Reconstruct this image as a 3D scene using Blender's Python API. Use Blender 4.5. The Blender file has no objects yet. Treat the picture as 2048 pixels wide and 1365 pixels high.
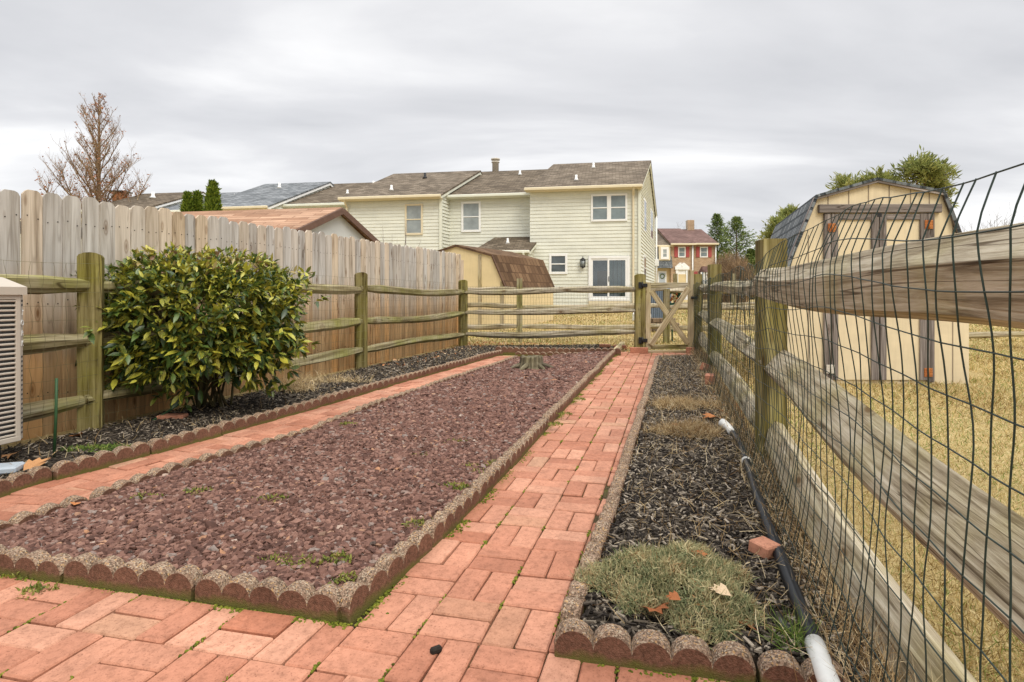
import bpy, math, random
import numpy as np
from mathutils import Vector, Matrix
RD = random.Random(11)
rng = np.random.default_rng(11)
sc = bpy.context.scene
COL = sc.collection
F, HZ, CX, CH = 1137.8, 590.0, 1024.0, 1.0      # focal length in photo pixels, horizon row, centre column, eye height


def G(px, py, z=0.0):
    y = F * (CH - z) / (py - HZ)
    return Vector(((px - CX) / F * y, y, z))


def P(px, py, y):
    return Vector(((px - CX) / F * y, y, CH - (py - HZ) / F * y))


def lerp(a, b, t):
    return a + (b - a) * t


def V2(a):
    return Vector((a[0], a[1]))


# ------------------------------------------------------------------ mesh collector
WL = {}


class MB:
    def __init__(self):
        self.v = []; self.f = []; self.tc = []; self.r = []; self.s = []

    def add(self, vs, fs, tc=None, r=None, smooth=False):
        o = len(self.v)
        off = (RD.uniform(0, 30), RD.uniform(0, 30), RD.uniform(0, 30))
        if r is None:
            r = RD.random()
        for i, p in enumerate(vs):
            self.v.append((p[0], p[1], p[2]))
            t = tc[i] if tc else p
            self.tc.append((t[0] + off[0], t[1] + off[1], t[2] + off[2]) if tc else (p[0], p[1], p[2]))
            self.r.append(r[i] if isinstance(r, (list, tuple)) else r)
        for f in fs:
            self.f.append([o + k for k in f]); self.s.append(smooth)

    def quad(self, a, b, c, d, r=None):
        self.add([a, b, c, d], [(0, 1, 2, 3)], r=r)

    def box(self, c, s, ax=None, r=None, bev=0.0):
        """box at centre c, size s along axes ax; texture runs along the longest side"""
        c = Vector(c)
        ax = ax or (Vector((1, 0, 0)), Vector((0, 1, 0)), Vector((0, 0, 1)))
        ax = [Vector(a) for a in ax]
        h = [x / 2 for x in s]
        order = sorted(range(3), key=lambda k: -s[k])
        b = min(bev, min(h) * 0.6)
        vs = []; loc = []
        if b <= 0:
            for i in (-1, 1):
                for j in (-1, 1):
                    for k in (-1, 1):
                        loc.append((i * h[0], j * h[1], k * h[2]))
            fs = [(0, 1, 3, 2), (4, 6, 7, 5), (0, 4, 5, 1), (2, 3, 7, 6), (0, 2, 6, 4), (1, 5, 7, 3)]
        else:
            idx = {}
            for i in (-1, 1):
                for j in (-1, 1):
                    for k in (-1, 1):
                        for a in range(3):
                            q = [i * (h[0] - b), j * (h[1] - b), k * (h[2] - b)]
                            q[a] = (i, j, k)[a] * h[a]
                            idx[(i, j, k, a)] = len(loc); loc.append(tuple(q))
            fs = []
            for a in range(3):
                o1, o2 = [x for x in range(3) if x != a]
                for sg in (-1, 1):
                    ring = []
                    for (p, q) in ((-1, -1), (1, -1), (1, 1), (-1, 1)):
                        key = [0, 0, 0]; key[a] = sg; key[o1] = p; key[o2] = q
                        ring.append(idx[(key[0], key[1], key[2], a)])
                    flip = (sg > 0) == (a == 1)
                    fs.append(tuple(ring[::-1] if flip else ring))
            for a in range(3):
                o1, o2 = [x for x in range(3) if x != a]
                for p in (-1, 1):
                    for q in (-1, 1):
                        k0 = [0, 0, 0]; k1 = [0, 0, 0]
                        k0[a] = -1; k1[a] = 1
                        k0[o1] = k1[o1] = p; k0[o2] = k1[o2] = q
                        fs.append((idx[(*k0, o1)], idx[(*k1, o1)], idx[(*k1, o2)], idx[(*k0, o2)]))
            for i in (-1, 1):
                for j in (-1, 1):
                    for k in (-1, 1):
                        fs.append((idx[(i, j, k, 0)], idx[(i, j, k, 1)], idx[(i, j, k, 2)]))
        for q in loc:
            vs.append(c + ax[0] * q[0] + ax[1] * q[1] + ax[2] * q[2])
        tc = [(q[order[0]], q[order[1]], q[order[2]]) for q in loc]
        self.add(vs, fs, tc, r)

    def beam(self, p0, p1, w, h, r=None, bev=0.004, up=(0, 0, 1)):
        """straight board from p0 to p1, w sideways and h along up"""
        p0 = Vector(p0); p1 = Vector(p1)
        d = (p1 - p0); L = d.length; d.normalize()
        sd = d.cross(Vector(up)).normalized(); u = sd.cross(d)
        self.box((p0 + p1) / 2, (L, w, h), (d, sd, u), r, bev)

    def tube(self, path, rad, n=6, r=None, caps=True, smooth=True):
        path = [Vector(p) for p in path]
        m = len(path)
        if not isinstance(rad, (list, tuple)):
            rad = [rad] * m
        t0 = (path[1] - path[0]).normalized()
        ref = Vector((0, 0, 1)) if abs(t0.z) < 0.9 else Vector((1, 0, 0))
        a = t0.cross(ref).normalized(); b = t0.cross(a)
        vs = []; tc = []; acc = 0
        for i in range(m):
            t = (path[min(i + 1, m - 1)] - path[max(i - 1, 0)])
            if t.length < 1e-9: t = t0
            t = t.normalized()
            a = (a - t * a.dot(t)).normalized(); b = t.cross(a)
            if i: acc += (path[i] - path[i - 1]).length
            for k in range(n):
                an = 2 * math.pi * k / n
                vs.append(path[i] + (a * math.cos(an) + b * math.sin(an)) * rad[i])
                tc.append((acc, math.cos(an) * rad[i], math.sin(an) * rad[i]))
        fs = []
        for i in range(m - 1):
            for k in range(n):
                k2 = (k + 1) % n
                fs.append((i * n + k, i * n + k2, (i + 1) * n + k2, (i + 1) * n + k))
        if caps:
            fs.append(tuple(range(n))[::-1]); fs.append(tuple((m - 1) * n + k for k in range(n)))
        self.add(vs, fs, tc, r, smooth)

    def prism(self, poly, o, ux, uy, ext, r=None):
        """polygon in the plane (o; ux, uy) pushed along ext"""
        o = Vector(o); ux = Vector(ux); uy = Vector(uy); ext = Vector(ext)
        n = len(poly)
        a = [o + ux * p[0] + uy * p[1] for p in poly]
        vs = a + [p + ext for p in a]
        tc = [(p[1], p[0], 0) for p in poly] + [(p[1], p[0], ext.length) for p in poly]
        fs = [tuple(range(n)), tuple(range(n, 2 * n))[::-1]]
        for i in range(n):
            j = (i + 1) % n
            fs.append((j, i, n + i, n + j))
        self.add(vs, fs, tc, r)

    def lathe(self, prof, c, n=16, r=None, ax=(0, 0, 1)):
        c = Vector(c); az = Vector(ax).normalized()
        a = az.cross(Vector((0, 1, 0)) if abs(az.y) < .9 else Vector((1, 0, 0))).normalized(); b = az.cross(a)
        vs = []
        for (rr, z) in prof:
            for k in range(n):
                an = 2 * math.pi * k / n
                vs.append(c + (a * math.cos(an) + b * math.sin(an)) * rr + az * z)
        fs = []
        m = len(prof)
        for i in range(m - 1):
            for k in range(n):
                k2 = (k + 1) % n
                fs.append((i * n + k, i * n + k2, (i + 1) * n + k2, (i + 1) * n + k))
        fs.append(tuple(range(n))[::-1]); fs.append(tuple((m - 1) * n + k for k in range(n)))
        self.add(vs, fs, None, r, True)

    def build(self, name, mat, parent=None, loc=None):
        off = WL[parent.name] if parent is not None else Vector(loc) if loc is not None else Vector((0, 0, 0))
        me = bpy.data.meshes.new(name)
        me.from_pydata([(p[0] - off.x, p[1] - off.y, p[2] - off.z) for p in self.v], [], self.f)
        at = me.attributes.new('tc', 'FLOAT_VECTOR', 'POINT')
        at.data.foreach_set('vector', np.array(self.tc, dtype=np.float32).ravel())
        at = me.attributes.new('rnd', 'FLOAT', 'POINT')
        at.data.foreach_set('value', np.array(self.r, dtype=np.float32))
        me.polygons.foreach_set('use_smooth', self.s)
        me.materials.append(mat)
        ob = bpy.data.objects.new(name, me); COL.objects.link(ob)
        if parent is not None:
            ob.parent = parent; WL[ob.name] = off
        else:
            ob.location = off; WL[ob.name] = off
        return ob


def np_mesh(name, V, faces, rnd, mat, parent=None, tc=None, smooth=False):
    """V (N,3); faces (M,k) all of one size"""
    me = bpy.data.meshes.new(name)
    off = np.array(WL[parent.name]) if parent is not None else np.zeros(3)
    V = V - off
    M, k = faces.shape
    me.vertices.add(len(V)); me.vertices.foreach_set('co', V.astype(np.float32).ravel())
    me.loops.add(M * k); me.loops.foreach_set('vertex_index', faces.astype(np.int32).ravel())
    me.polygons.add(M)
    me.polygons.foreach_set('loop_start', np.arange(0, M * k, k, dtype=np.int32))
    me.polygons.foreach_set('use_smooth', np.full(M, smooth, dtype=bool))
    me.update(calc_edges=True)
    at = me.attributes.new('rnd', 'FLOAT', 'POINT'); at.data.foreach_set('value', rnd.astype(np.float32))
    at = me.attributes.new('tc', 'FLOAT_VECTOR', 'POINT')
    at.data.foreach_set('vector', (V if tc is None else tc).astype(np.float32).ravel())
    me.materials.append(mat)
    ob = bpy.data.objects.new(name, me); COL.objects.link(ob)
    if parent is not None:
        ob.parent = parent; WL[ob.name] = Vector(off)
    else:
        WL[ob.name] = Vector((0, 0, 0))
    return ob


def inst(name, bv, bf, mats, pos, rnd, mat, parent=None, smooth=False):
    """many copies of one little mesh (bv, bf) as one mesh"""
    n, k = len(pos), len(bv)
    V = np.einsum('nij,kj->nki', mats, bv) + pos[:, None, :]
    fa = (bf[None, :, :] + (np.arange(n) * k)[:, None, None]).reshape(-1, bf.shape[1])
    tc = np.repeat(bv[None], n, 0) + (rng.random((n, 1, 3)) * 20)
    return np_mesh(name, V.reshape(-1, 3), fa, np.repeat(rnd, k), mat, parent, tc.reshape(-1, 3), smooth)


def rotmats(n, tilt=math.pi, yaw=None):
    """random rotations: yaw about z, then a tilt of up to `tilt`"""
    a = rng.random(n) * 2 * np.pi if yaw is None else yaw
    t = (rng.random(n) * 2 - 1) * tilt
    u = (rng.random(n) * 2 - 1) * tilt
    ca, sa, ct, st, cu, su = np.cos(a), np.sin(a), np.cos(t), np.sin(t), np.cos(u), np.sin(u)
    z = np.zeros(n); o = np.ones(n)
    Rz = np.stack([ca, -sa, z, sa, ca, z, z, z, o], 1).reshape(n, 3, 3)
    Rx = np.stack([o, z, z, z, ct, -st, z, st, ct], 1).reshape(n, 3, 3)
    Ry = np.stack([cu, z, su, z, o, z, -su, z, cu], 1).reshape(n, 3, 3)
    return Rz @ Rx @ Ry


def tag(o, label=None, cat=None, group=None, kind=None):
    if label: o['label'] = label
    if cat: o['category'] = cat
    if group: o['group'] = group
    if kind: o['kind'] = kind
    return o


def thing(name, label, cat, loc=(0, 0, 0), group=None):
    o = bpy.data.objects.new(name, None); COL.objects.link(o)
    o.location = loc; o.empty_display_size = 0.1
    WL[o.name] = Vector(loc)
    return tag(o, label, cat, group)


# ------------------------------------------------------------------ materials
class NT:
    def __init__(self, name):
        self.m = bpy.data.materials.new(name); self.m.use_nodes = True
        self.t = self.m.node_tree; self.t.nodes.clear()
        self.out = self.n('ShaderNodeOutputMaterial'); self.b = self.n('ShaderNodeBsdfPrincipled')
        self.l(self.b.outputs[0], self.out.inputs[0])

    def n(self, typ, **kw):
        nd = self.t.nodes.new(typ)
        for k, v in kw.items():
            setattr(nd, k, v)
        return nd

    def l(self, a, b):
        self.t.links.new(a, b)

    def attr(self, nm, fac=False):
        a = self.n('ShaderNodeAttribute', attribute_name=nm)
        return a.outputs['Fac'] if fac else a.outputs['Vector']

    def pos(self):
        return self.n('ShaderNodeNewGeometry').outputs['Position']

    def mapped(self, src, scale):
        mp = self.n('ShaderNodeMapping'); mp.inputs['Scale'].default_value = scale
        self.l(src, mp.inputs['Vector']); return mp.outputs[0]

    def noise(self, vec, scale=1.0, detail=6, rough=.6, dist=0.0):
        nz = self.n('ShaderNodeTexNoise'); self.l(vec, nz.inputs['Vector'])
        nz.inputs['Scale'].default_value = scale; nz.inputs['Detail'].default_value = detail
        nz.inputs['Roughness'].default_value = rough; nz.inputs['Distortion'].default_value = dist
        return nz.outputs['Fac']

    def vor(self, vec, scale, out='Color', feature='F1'):
        nz = self.n('ShaderNodeTexVoronoi', feature=feature); self.l(vec, nz.inputs['Vector'])
        nz.inputs['Scale'].default_value = scale
        return nz.outputs[out]

    def ramp(self, fac, stops, interp='LINEAR'):
        r = self.n('ShaderNodeValToRGB'); r.color_ramp.interpolation = interp
        e = r.color_ramp.elements
        while len(e) < len(stops): e.new(0.5)
        for k, (p, c) in enumerate(stops):
            e[k].position = p
            e[k].color = (*c, 1) if len(c) == 3 else c
        self.l(fac, r.inputs[0]); return r.outputs[0]

    def mix(self, fac, a, b, typ='MIX'):
        m = self.n('ShaderNodeMix', data_type='RGBA', blend_type=typ)
        for s, v in ((m.inputs['Factor'], fac), (m.inputs['A'], a), (m.inputs['B'], b)):
            if hasattr(v, 'is_output'): self.l(v, s)
            elif isinstance(v, (int, float)): s.default_value = v
            else: s.default_value = (*v, 1)
        return m.outputs['Result']

    def math(self, op, a, b=0.0, c=None):
        m = self.n('ShaderNodeMath', operation=op)
        for i, v in enumerate((a, b) if c is None else (a, b, c)):
            if hasattr(v, 'is_output'): self.l(v, m.inputs[i])
            else: m.inputs[i].default_value = v
        return m.outputs[0]

    def rngmap(self, v, a, b, c, d):
        m = self.n('ShaderNodeMapRange'); self.l(v, m.inputs['Value'])
        for k, x in zip(('From Min', 'From Max', 'To Min', 'To Max'), (a, b, c, d)): m.inputs[k].default_value = x
        return m.outputs[0]

    def gray(self, f, lo, hi):
        return self.ramp(f, [(0.25, (lo,) * 3), (0.75, (hi,) * 3)])

    def fin(self, color, rough=.85, spec=.25, bump=None, bs=.3, bd=.01, metal=0.0):
        b = self.b
        if hasattr(color, 'is_output'): self.l(color, b.inputs['Base Color'])
        else: b.inputs['Base Color'].default_value = (*color, 1)
        if hasattr(rough, 'is_output'): self.l(rough, b.inputs['Roughness'])
        else: b.inputs['Roughness'].default_value = rough
        b.inputs['Specular IOR Level'].default_value = spec
        b.inputs['Metallic'].default_value = metal
        if bump is not None:
            bp = self.n('ShaderNodeBump'); bp.inputs['Strength'].default_value = bs
            bp.inputs['Distance'].default_value = bd
            self.l(bump, bp.inputs['Height']); self.l(bp.outputs[0], b.inputs['Normal'])
        return self.m


def wood(name, stops, green=None, crack=.85, grain=(1.6, 40, 40), gfac=.5, rv=(.75, 1.2), knots=True, bd=.004, hue=None, low=None):
    t = NT(name); tc = t.attr('tc'); rnd = t.attr('rnd', True)
    g1 = t.noise(t.mapped(tc, grain), 1.0, 7, .65, .6)
    g2 = t.noise(t.mapped(tc, (grain[0] * .5, grain[1] * .28, grain[2] * .28)), 1.0, 4, .6, 1.5)
    f = t.math('ADD', t.math('MULTIPLY', g1, .55), t.math('MULTIPLY', g2, .45))
    c = t.ramp(f, stops)
    if hue:
        c = t.mix(t.math('MULTIPLY', t.ramp(rnd, [(.45, (0,) * 3), (1, (1,) * 3)]), .75), c, t.mix(1.0, c, hue, 'MULTIPLY'))
    if low:                                             # less weathered, tan and damp wood on the lowest third, uneven edge
        z = t.n('ShaderNodeSeparateXYZ'); t.l(t.pos(), z.inputs[0])
        e = t.math('ADD', z.outputs[2], t.math('MULTIPLY', t.noise(t.mapped(tc, (3, 9, 9)), 1, 3), -.55))
        c = t.mix(t.rngmap(e, low[0], low[1], 1, 0), c, t.mix(1.0, c, low[2], 'MULTIPLY'))
    ck = t.noise(t.mapped(tc, (.55, grain[1] * .42, grain[2] * .42)), 1.0, 2, .5, .4)
    ca = t.math('ABSOLUTE', t.math('SUBTRACT', ck, .47))
    c = t.mix(t.ramp(ca, [(.004, (crack,) * 3), (.014, (0,) * 3)]), c, t.mix(1.0, c, (.25, .2, .16), 'MULTIPLY'))
    if green:
        gn = t.noise(t.pos(), 2.2, 5, .65)
        c = t.mix(t.math('MULTIPLY', t.ramp(gn, [(.42, (0,) * 3), (.68, (1,) * 3)]), green[1]), c, t.mix(1.0, c, green[0], 'MULTIPLY'))
    if knots:
        kv = t.vor(t.mapped(tc, (2.6, 8, 4)), 1.0, 'Distance')
        c = t.mix(t.ramp(kv, [(.06, (1,) * 3), (.12, (.25,) * 3), (.15, (.6,) * 3), (.2, (0,) * 3)]), c, t.mix(1.0, c, (.42, .32, .24), 'MULTIPLY'))
    c = t.mix(t.math('LESS_THAN', rnd, -.5), c, (.02, .018, .016))
    v = t.rngmap(rnd, 0, 1, rv[0], rv[1])
    hs = t.n('ShaderNodeHueSaturation'); t.l(v, hs.inputs['Value']); t.l(c, hs.inputs['Color'])
    return t.fin(hs.outputs[0], .88, .15, f, .6, bd)


def plain(name, col, rough=.6, var=.12, scale=6.0, spec=.3, bd=.002, metal=0.0):
    t = NT(name)
    nz = t.noise(t.pos(), scale, 6, .65)
    c = t.mix(1.0, col, t.gray(nz, 1 - var, 1 + var), 'MULTIPLY')
    return t.fin(c, rough, spec, nz, .15, bd, metal)


def ramped(name, stops, scale=8.0, rough=.85, spec=.2, bd=.004, rv=0.25, src='tc', bs=.4, det=5):
    """colour from the per-piece random value, broken up by noise"""
    t = NT(name); rnd = t.attr('rnd', True)
    nz = t.noise(t.attr('tc') if src == 'tc' else t.pos(), scale, det, .65)
    c = t.mix(1.0, t.ramp(rnd, stops), t.gray(nz, 1 - rv, 1 + rv), 'MULTIPLY')
    return t.fin(c, rough, spec, nz, bs, bd)


def foliage(name, stops, rv=.25, rough=.55, spec=.3, trans=.25, spots=None, scale=30):
    t = NT(name); rnd = t.attr('rnd', True); tc = t.attr('tc')
    nz = t.noise(tc, scale, 4, .6)
    c = t.mix(1.0, t.ramp(rnd, stops), t.gray(nz, 1 - rv, 1 + rv), 'MULTIPLY')
    if spots:
        sp = t.noise(tc, spots[1], 3, .6)
        amt = t.ramp(t.math('ADD', sp, t.rngmap(t.math('FRACT', t.math('MULTIPLY', rnd, 17.3)), 0, 1, -.14, .20)), [(.56, (0,) * 3), (.63, (1,) * 3)])
        c = t.mix(amt, c, spots[0])
    t.fin(c, rough, spec)
    if trans:
        tr = t.n('ShaderNodeBsdfTranslucent'); t.l(c, tr.inputs[0])
        mx = t.n('ShaderNodeMixShader'); mx.inputs[0].default_value = trans
        t.l(t.b.outputs[0], mx.inputs[1]); t.l(tr.outputs[0], mx.inputs[2]); t.l(mx.outputs[0], t.out.inputs[0])
    return t.m


def m_brick():
    t = NT('paver_brick'); rnd = t.attr('rnd', True); tc = t.attr('tc')
    n1 = t.noise(tc, 9, 5, .6); n2 = t.noise(tc, 150, 4, .75); n3 = t.noise(t.pos(), 1.6, 4, .6); n4 = t.noise(tc, 42, 5, .7)
    c = t.ramp(rnd, [(0, (.36, .146, .086)), (.3, (.435, .188, .114)), (.65, (.485, .228, .143)), (.85, (.505, .255, .165)), (.93, (.38, .146, .082)), (1, (.49, .285, .178))])
    c = t.mix(1.0, c, t.gray(n1, .80, 1.14), 'MULTIPLY')
    c = t.mix(1.0, c, t.gray(n3, .82, 1.12), 'MULTIPLY')
    c = t.mix(1.0, c, t.ramp(n4, [(.32, (.72, .70, .68)), (.5, (1, 1, 1)), (.70, (1.12, 1.14, 1.16))]), 'MULTIPLY')
    c = t.mix(t.ramp(n2, [(.57, (0,) * 3), (.66, (.85,) * 3)]), c, t.mix(1.0, c, (.42, .34, .31), 'MULTIPLY'))
    c = t.mix(t.ramp(n2, [(.28, (.5,) * 3), (.36, (0,) * 3)]), c, (.62, .36, .27))
    return t.fin(c, .8, .3, n2, .35, .002)


def m_edging():
    t = NT('scalloped_concrete'); top = t.attr('rnd', True); tc = t.attr('tc'); ps = t.pos()
    sp = t.vor(ps, 230, 'Color')
    s1 = t.n('ShaderNodeSeparateColor'); t.l(sp, s1.inputs[0])
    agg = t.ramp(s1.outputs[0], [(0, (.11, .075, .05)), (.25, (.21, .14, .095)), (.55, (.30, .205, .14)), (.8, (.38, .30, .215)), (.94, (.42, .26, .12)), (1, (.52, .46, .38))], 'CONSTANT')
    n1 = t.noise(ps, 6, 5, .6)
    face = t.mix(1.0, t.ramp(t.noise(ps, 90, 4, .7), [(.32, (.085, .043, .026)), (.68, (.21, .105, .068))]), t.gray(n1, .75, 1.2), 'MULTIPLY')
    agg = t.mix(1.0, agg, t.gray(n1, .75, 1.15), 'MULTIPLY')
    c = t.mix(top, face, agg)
    mo = t.n('ShaderNodeSeparateXYZ'); t.l(ps, mo.inputs[0])
    ms = t.math('ADD', mo.outputs[2], t.math('MULTIPLY', t.noise(ps, 18, 4, .6), -.06))
    c = t.mix(t.math('MULTIPLY', t.rngmap(ms, -.022, .002, 1, 0), .8), c, (.10, .105, .02))
    dist = t.vor(ps, 230, 'Distance')
    return t.fin(c, .9, .2, dist, .6, .003)


def m_ground(name, stops, s=14, s2=.8, bd=.02, det=8, blotch=(.75, 1.2), second=None):
    t = NT(name); ps = t.pos()
    n1 = t.noise(ps, s, det, .72); n2 = t.noise(ps, s2, 4, .6)
    c = t.mix(1.0, t.ramp(n1, stops), t.gray(n2, *blotch), 'MULTIPLY')
    if second:
        c = t.mix(t.ramp(t.noise(ps, second[1], 5, .6), [(second[2], (0,) * 3), (second[2] + .12, (1,) * 3)]), c, second[0])
    return t.fin(c, .95, .1, n1, .7, bd)


def m_shingle(name, stops, row=.14, tab=.28, var=(.7, 1.25), bd=.01, mortar=.013):
    t = NT(name); tc = t.attr('tc')
    br = t.n('ShaderNodeTexBrick'); t.l(tc, br.inputs['Vector'])
    br.offset = .5; br.inputs['Scale'].default_value = 1
    br.inputs['Color1'].default_value = (.12, .12, .12, 1); br.inputs['Color2'].default_value = (1, 1, 1, 1)
    br.inputs['Mortar'].default_value = (.0, .0, .0, 1); br.inputs['Mortar Size'].default_value = mortar
    br.inputs['Brick Width'].default_value = tab; br.inputs['Row Height'].default_value = row; br.inputs['Bias'].default_value = 0
    nz = t.noise(tc, 60, 4, .7); n2 = t.noise(tc, 1.1, 4, .6)
    f = t.math('ADD', t.math('MULTIPLY', br.outputs[0], .5), t.math('MULTIPLY', nz, .5))
    c = t.mix(1.0, t.ramp(f, stops), t.gray(n2, *var), 'MULTIPLY')
    return t.fin(c, .92, .15, f, .5, bd)


def m_siding(name, col, lo=.90, lo2=.95):
    t = NT(name); ps = t.pos()
    n1 = t.noise(t.mapped(ps, (1.2, 1.2, 3)), 1, 5, .6); n2 = t.noise(t.mapped(ps, (30, 30, 3)), 1, 4, .6)
    c = t.mix(1.0, col, t.gray(n1, lo, 1.06), 'MULTIPLY')
    c = t.mix(1.0, c, t.gray(n2, lo2, 1.04), 'MULTIPLY')
    return t.fin(c, .6, .25)


def m_wallbrick():
    t = NT('wall_brick'); tc = t.attr('tc')
    br = t.n('ShaderNodeTexBrick'); t.l(tc, br.inputs['Vector']); br.inputs['Scale'].default_value = 1
    br.inputs['Color1'].default_value = (.34, .19, .10, 1); br.inputs['Color2'].default_value = (.47, .32, .19, 1)
    br.inputs['Mortar'].default_value = (.45, .38, .29, 1); br.inputs['Mortar Size'].default_value = .012
    br.inputs['Brick Width'].default_value = .22; br.inputs['Row Height'].default_value = .075
    c = t.mix(1.0, br.outputs[0], t.gray(t.noise(tc, 2.5, 4), .75, 1.2), 'MULTIPLY')
    return t.fin(c, .9, .15)


def m_glass(name, col=(.07, .085, .09), rough=.06):
    t = NT(name); ps = t.pos()
    c = t.mix(1.0, col, t.gray(t.noise(ps, 1.7, 3), .7, 1.4), 'MULTIPLY')
    return t.fin(c, rough, .6)


def m_clear():
    t = NT('clear_glass')
    tr = t.n('ShaderNodeBsdfTransparent'); tr.inputs[0].default_value = (.82, .87, .88, 1)
    gl = t.n('ShaderNodeBsdfGlossy'); gl.inputs['Roughness'].default_value = .03
    fr = t.n('ShaderNodeFresnel'); fr.inputs[0].default_value = 1.5
    mx = t.n('ShaderNodeMixShader')
    t.l(t.math('ADD', fr.outputs[0], .06), mx.inputs[0]); t.l(tr.outputs[0], mx.inputs[1]); t.l(gl.outputs[0], mx.inputs[2])
    t.l(mx.outputs[0], t.out.inputs[0]); return t.m


MT = {}
MT['brick'] = m_brick()
MT['edging'] = m_edging()
MT['picket'] = wood('picket_wood', [(.33, (.20, .165, .13)), (.42, (.37, .335, .29)), (.52, (.51, .475, .43)), (.66, (.63, .60, .55))], crack=.3, hue=(1.05, .84, .58), rv=(.84, 1.12), low=(.2, .95, (1.0, .70, .40)), bd=.003, grain=(1.1, 22, 22))
MT['rail'] = wood('rail_wood', [(.36, (.10, .075, .035)), (.45, (.22, .18, .10)), (.54, (.33, .285, .175)), (.66, (.46, .42, .29))], green=((.72, .80, .32), .85), grain=(1.2, 26, 26), bd=.006, rv=(.85, 1.15))
MT['greyrail'] = wood('grey_rail_wood', [(.36, (.12, .09, .055)), (.45, (.29, .24, .165)), (.54, (.44, .385, .285)), (.66, (.60, .54, .43))], green=((.74, .72, .42), .75), grain=(2.4, 60, 60), bd=.012, rv=(.9, 1.1))
MT['post'] = wood('post_wood', [(.36, (.06, .045, .016)), (.45, (.14, .112, .042)), (.54, (.235, .195, .085)), (.66, (.36, .31, .16))], green=((.80, .86, .34), .8), grain=(1.2, 28, 28), bd=.005, rv=(.9, 1.1))
MT['gatewood'] = wood('gate_wood', [(.36, (.20, .155, .09)), (.46, (.36, .29, .18)), (.55, (.46, .385, .25)), (.66, (.56, .48, .34))], green=((.85, .85, .5), .5), rv=(.85, 1.1))
MT['greytrim'] = wood('weathered_trim', [(.36, (.07, .058, .050)), (.46, (.165, .14, .125)), (.55, (.25, .215, .195)), (.66, (.38, .335, .31))], grain=(1.2, 36, 36), rv=(.85, 1.12))
MT['bark'] = ramped('bark', [(0, (.10, .07, .04)), (.5, (.16, .11, .065)), (1, (.20, .14, .08))], 14, .95, .1, .01)
MT['stump'] = wood('stump_wood', [(.36, (.03, .024, .016)), (.46, (.09, .075, .05)), (.55, (.19, .16, .11)), (.66, (.34, .295, .21))], grain=(2.5, 26, 26), knots=False, green=((.85, .88, .5), .5))
MT['wire'] = plain('green_coated_wire', (.018, .035, .028), .45, .25, 60, .4)
MT['oldwire'] = plain('olive_wire', (.16, .145, .07), .6, .3, 60, .3)
MT['gravel'] = ramped('red_shale', [(0, (.060, .029, .021)), (.3, (.110, .054, .040)), (.62, (.162, .083, .061)), (.88, (.235, .130, .097)), (.975, (.20, .165, .145)), (.992, (.34, .17, .09)), (1, (.38, .31, .26))], 60, .85, .25, .003, .25)
MT['gravelbase'] = m_ground('shale_dust', [(.3, (.05, .028, .024)), (.7, (.13, .07, .06))], 40)
MT['mulch'] = ramped('mulch_chip', [(0, (.014, .011, .009)), (.3, (.035, .028, .022)), (.6, (.085, .068, .052)), (.82, (.17, .14, .105)), (1, (.38, .32, .25))], 40, .9, .2, .003, .35)
MT['mulchbase'] = m_ground('mulch_soil', [(.3, (.018, .014, .010)), (.5, (.055, .043, .032)), (.7, (.13, .105, .08))], 45, 2.0, .03)
MT['lawn'] = m_ground('lawn_thatch', [(.3, (.24, .165, .065)), (.5, (.42, .32, .145)), (.7, (.58, .47, .25))], 45, .5, .02, second=((.33, .29, .09), .5, .60))
MT['grass'] = foliage('dry_grass', [(0, (.20, .13, .045)), (.25, (.42, .30, .115)), (.6, (.60, .465, .21)), (.9, (.73, .61, .36)), (.93, (.22, .27, .06)), (1, (.15, .23, .05))], .15, .8, .1, .2)
MT['tuft'] = foliage('sage_tuft', [(0, (.10, .125, .055)), (.3, (.22, .245, .125)), (.5, (.36, .335, .17)), (.8, (.55, .46, .26)), (1, (.33, .20, .09))], .2, .75, .1, .15)
MT['straw'] = foliage('dead_straw', [(0, (.16, .09, .04)), (.3, (.34, .22, .10)), (.65, (.52, .39, .21)), (1, (.70, .58, .38))], .15, .8, .1, .15)
MT['weed'] = foliage('weed_green', [(0, (.06, .11, .02)), (.5, (.13, .20, .04)), (.85, (.24, .29, .06)), (1, (.33, .30, .08))], .25, .6, .2, .2)
MT['gweed'] = foliage('bed_weed', [(0, (.07, .10, .02)), (.4, (.16, .18, .035)), (.8, (.28, .27, .06)), (1, (.36, .27, .09))], .25, .6, .2, .2)
MT['moss'] = ramped('moss', [(0, (.06, .07, .012)), (.5, (.13, .15, .02)), (1, (.22, .22, .035))], 60, .95, .05, .004)
MT['joint'] = m_ground('joint_sand', [(.35, (.045, .035, .018)), (.6, (.10, .075, .04))], 40, 3, .01, second=((.09, .10, .018), 3.0, .54))
MT['leafdry'] = ramped('fallen_leaf', [(0, (.24, .08, .03)), (.35, (.42, .16, .055)), (.7, (.46, .26, .12)), (1, (.60, .46, .30))], 25, .7, .2, .002)
MT['aucuba'] = foliage('aucuba_leaf', [(0, (.020, .045, .012)), (.35, (.045, .088, .02)), (.7, (.10, .155, .03)), (.88, (.22, .25, .05)), (.95, (.28, .20, .08)), (1, (.24, .13, .08))], .25, .36, .5, .15, spots=((.52, .48, .06), 42))
MT['stem'] = ramped('green_stem', [(0, (.07, .055, .025)), (.6, (.11, .095, .04)), (1, (.15, .13, .06))], 30, .85, .2)
MT['siding'] = m_siding('cream_siding', (.68, .685, .595), .86)
MT['ywall'] = m_siding('tan_panel', (.66, .53, .30))
MT['shedwall'] = m_siding('shed_panel', (.69, .58, .39), .82, .90)
MT['greywall'] = m_siding('grey_panel', (.52, .535, .53))
MT['trim'] = plain('cream_trim', (.66, .58, .41), .55, .06, 3)
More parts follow.
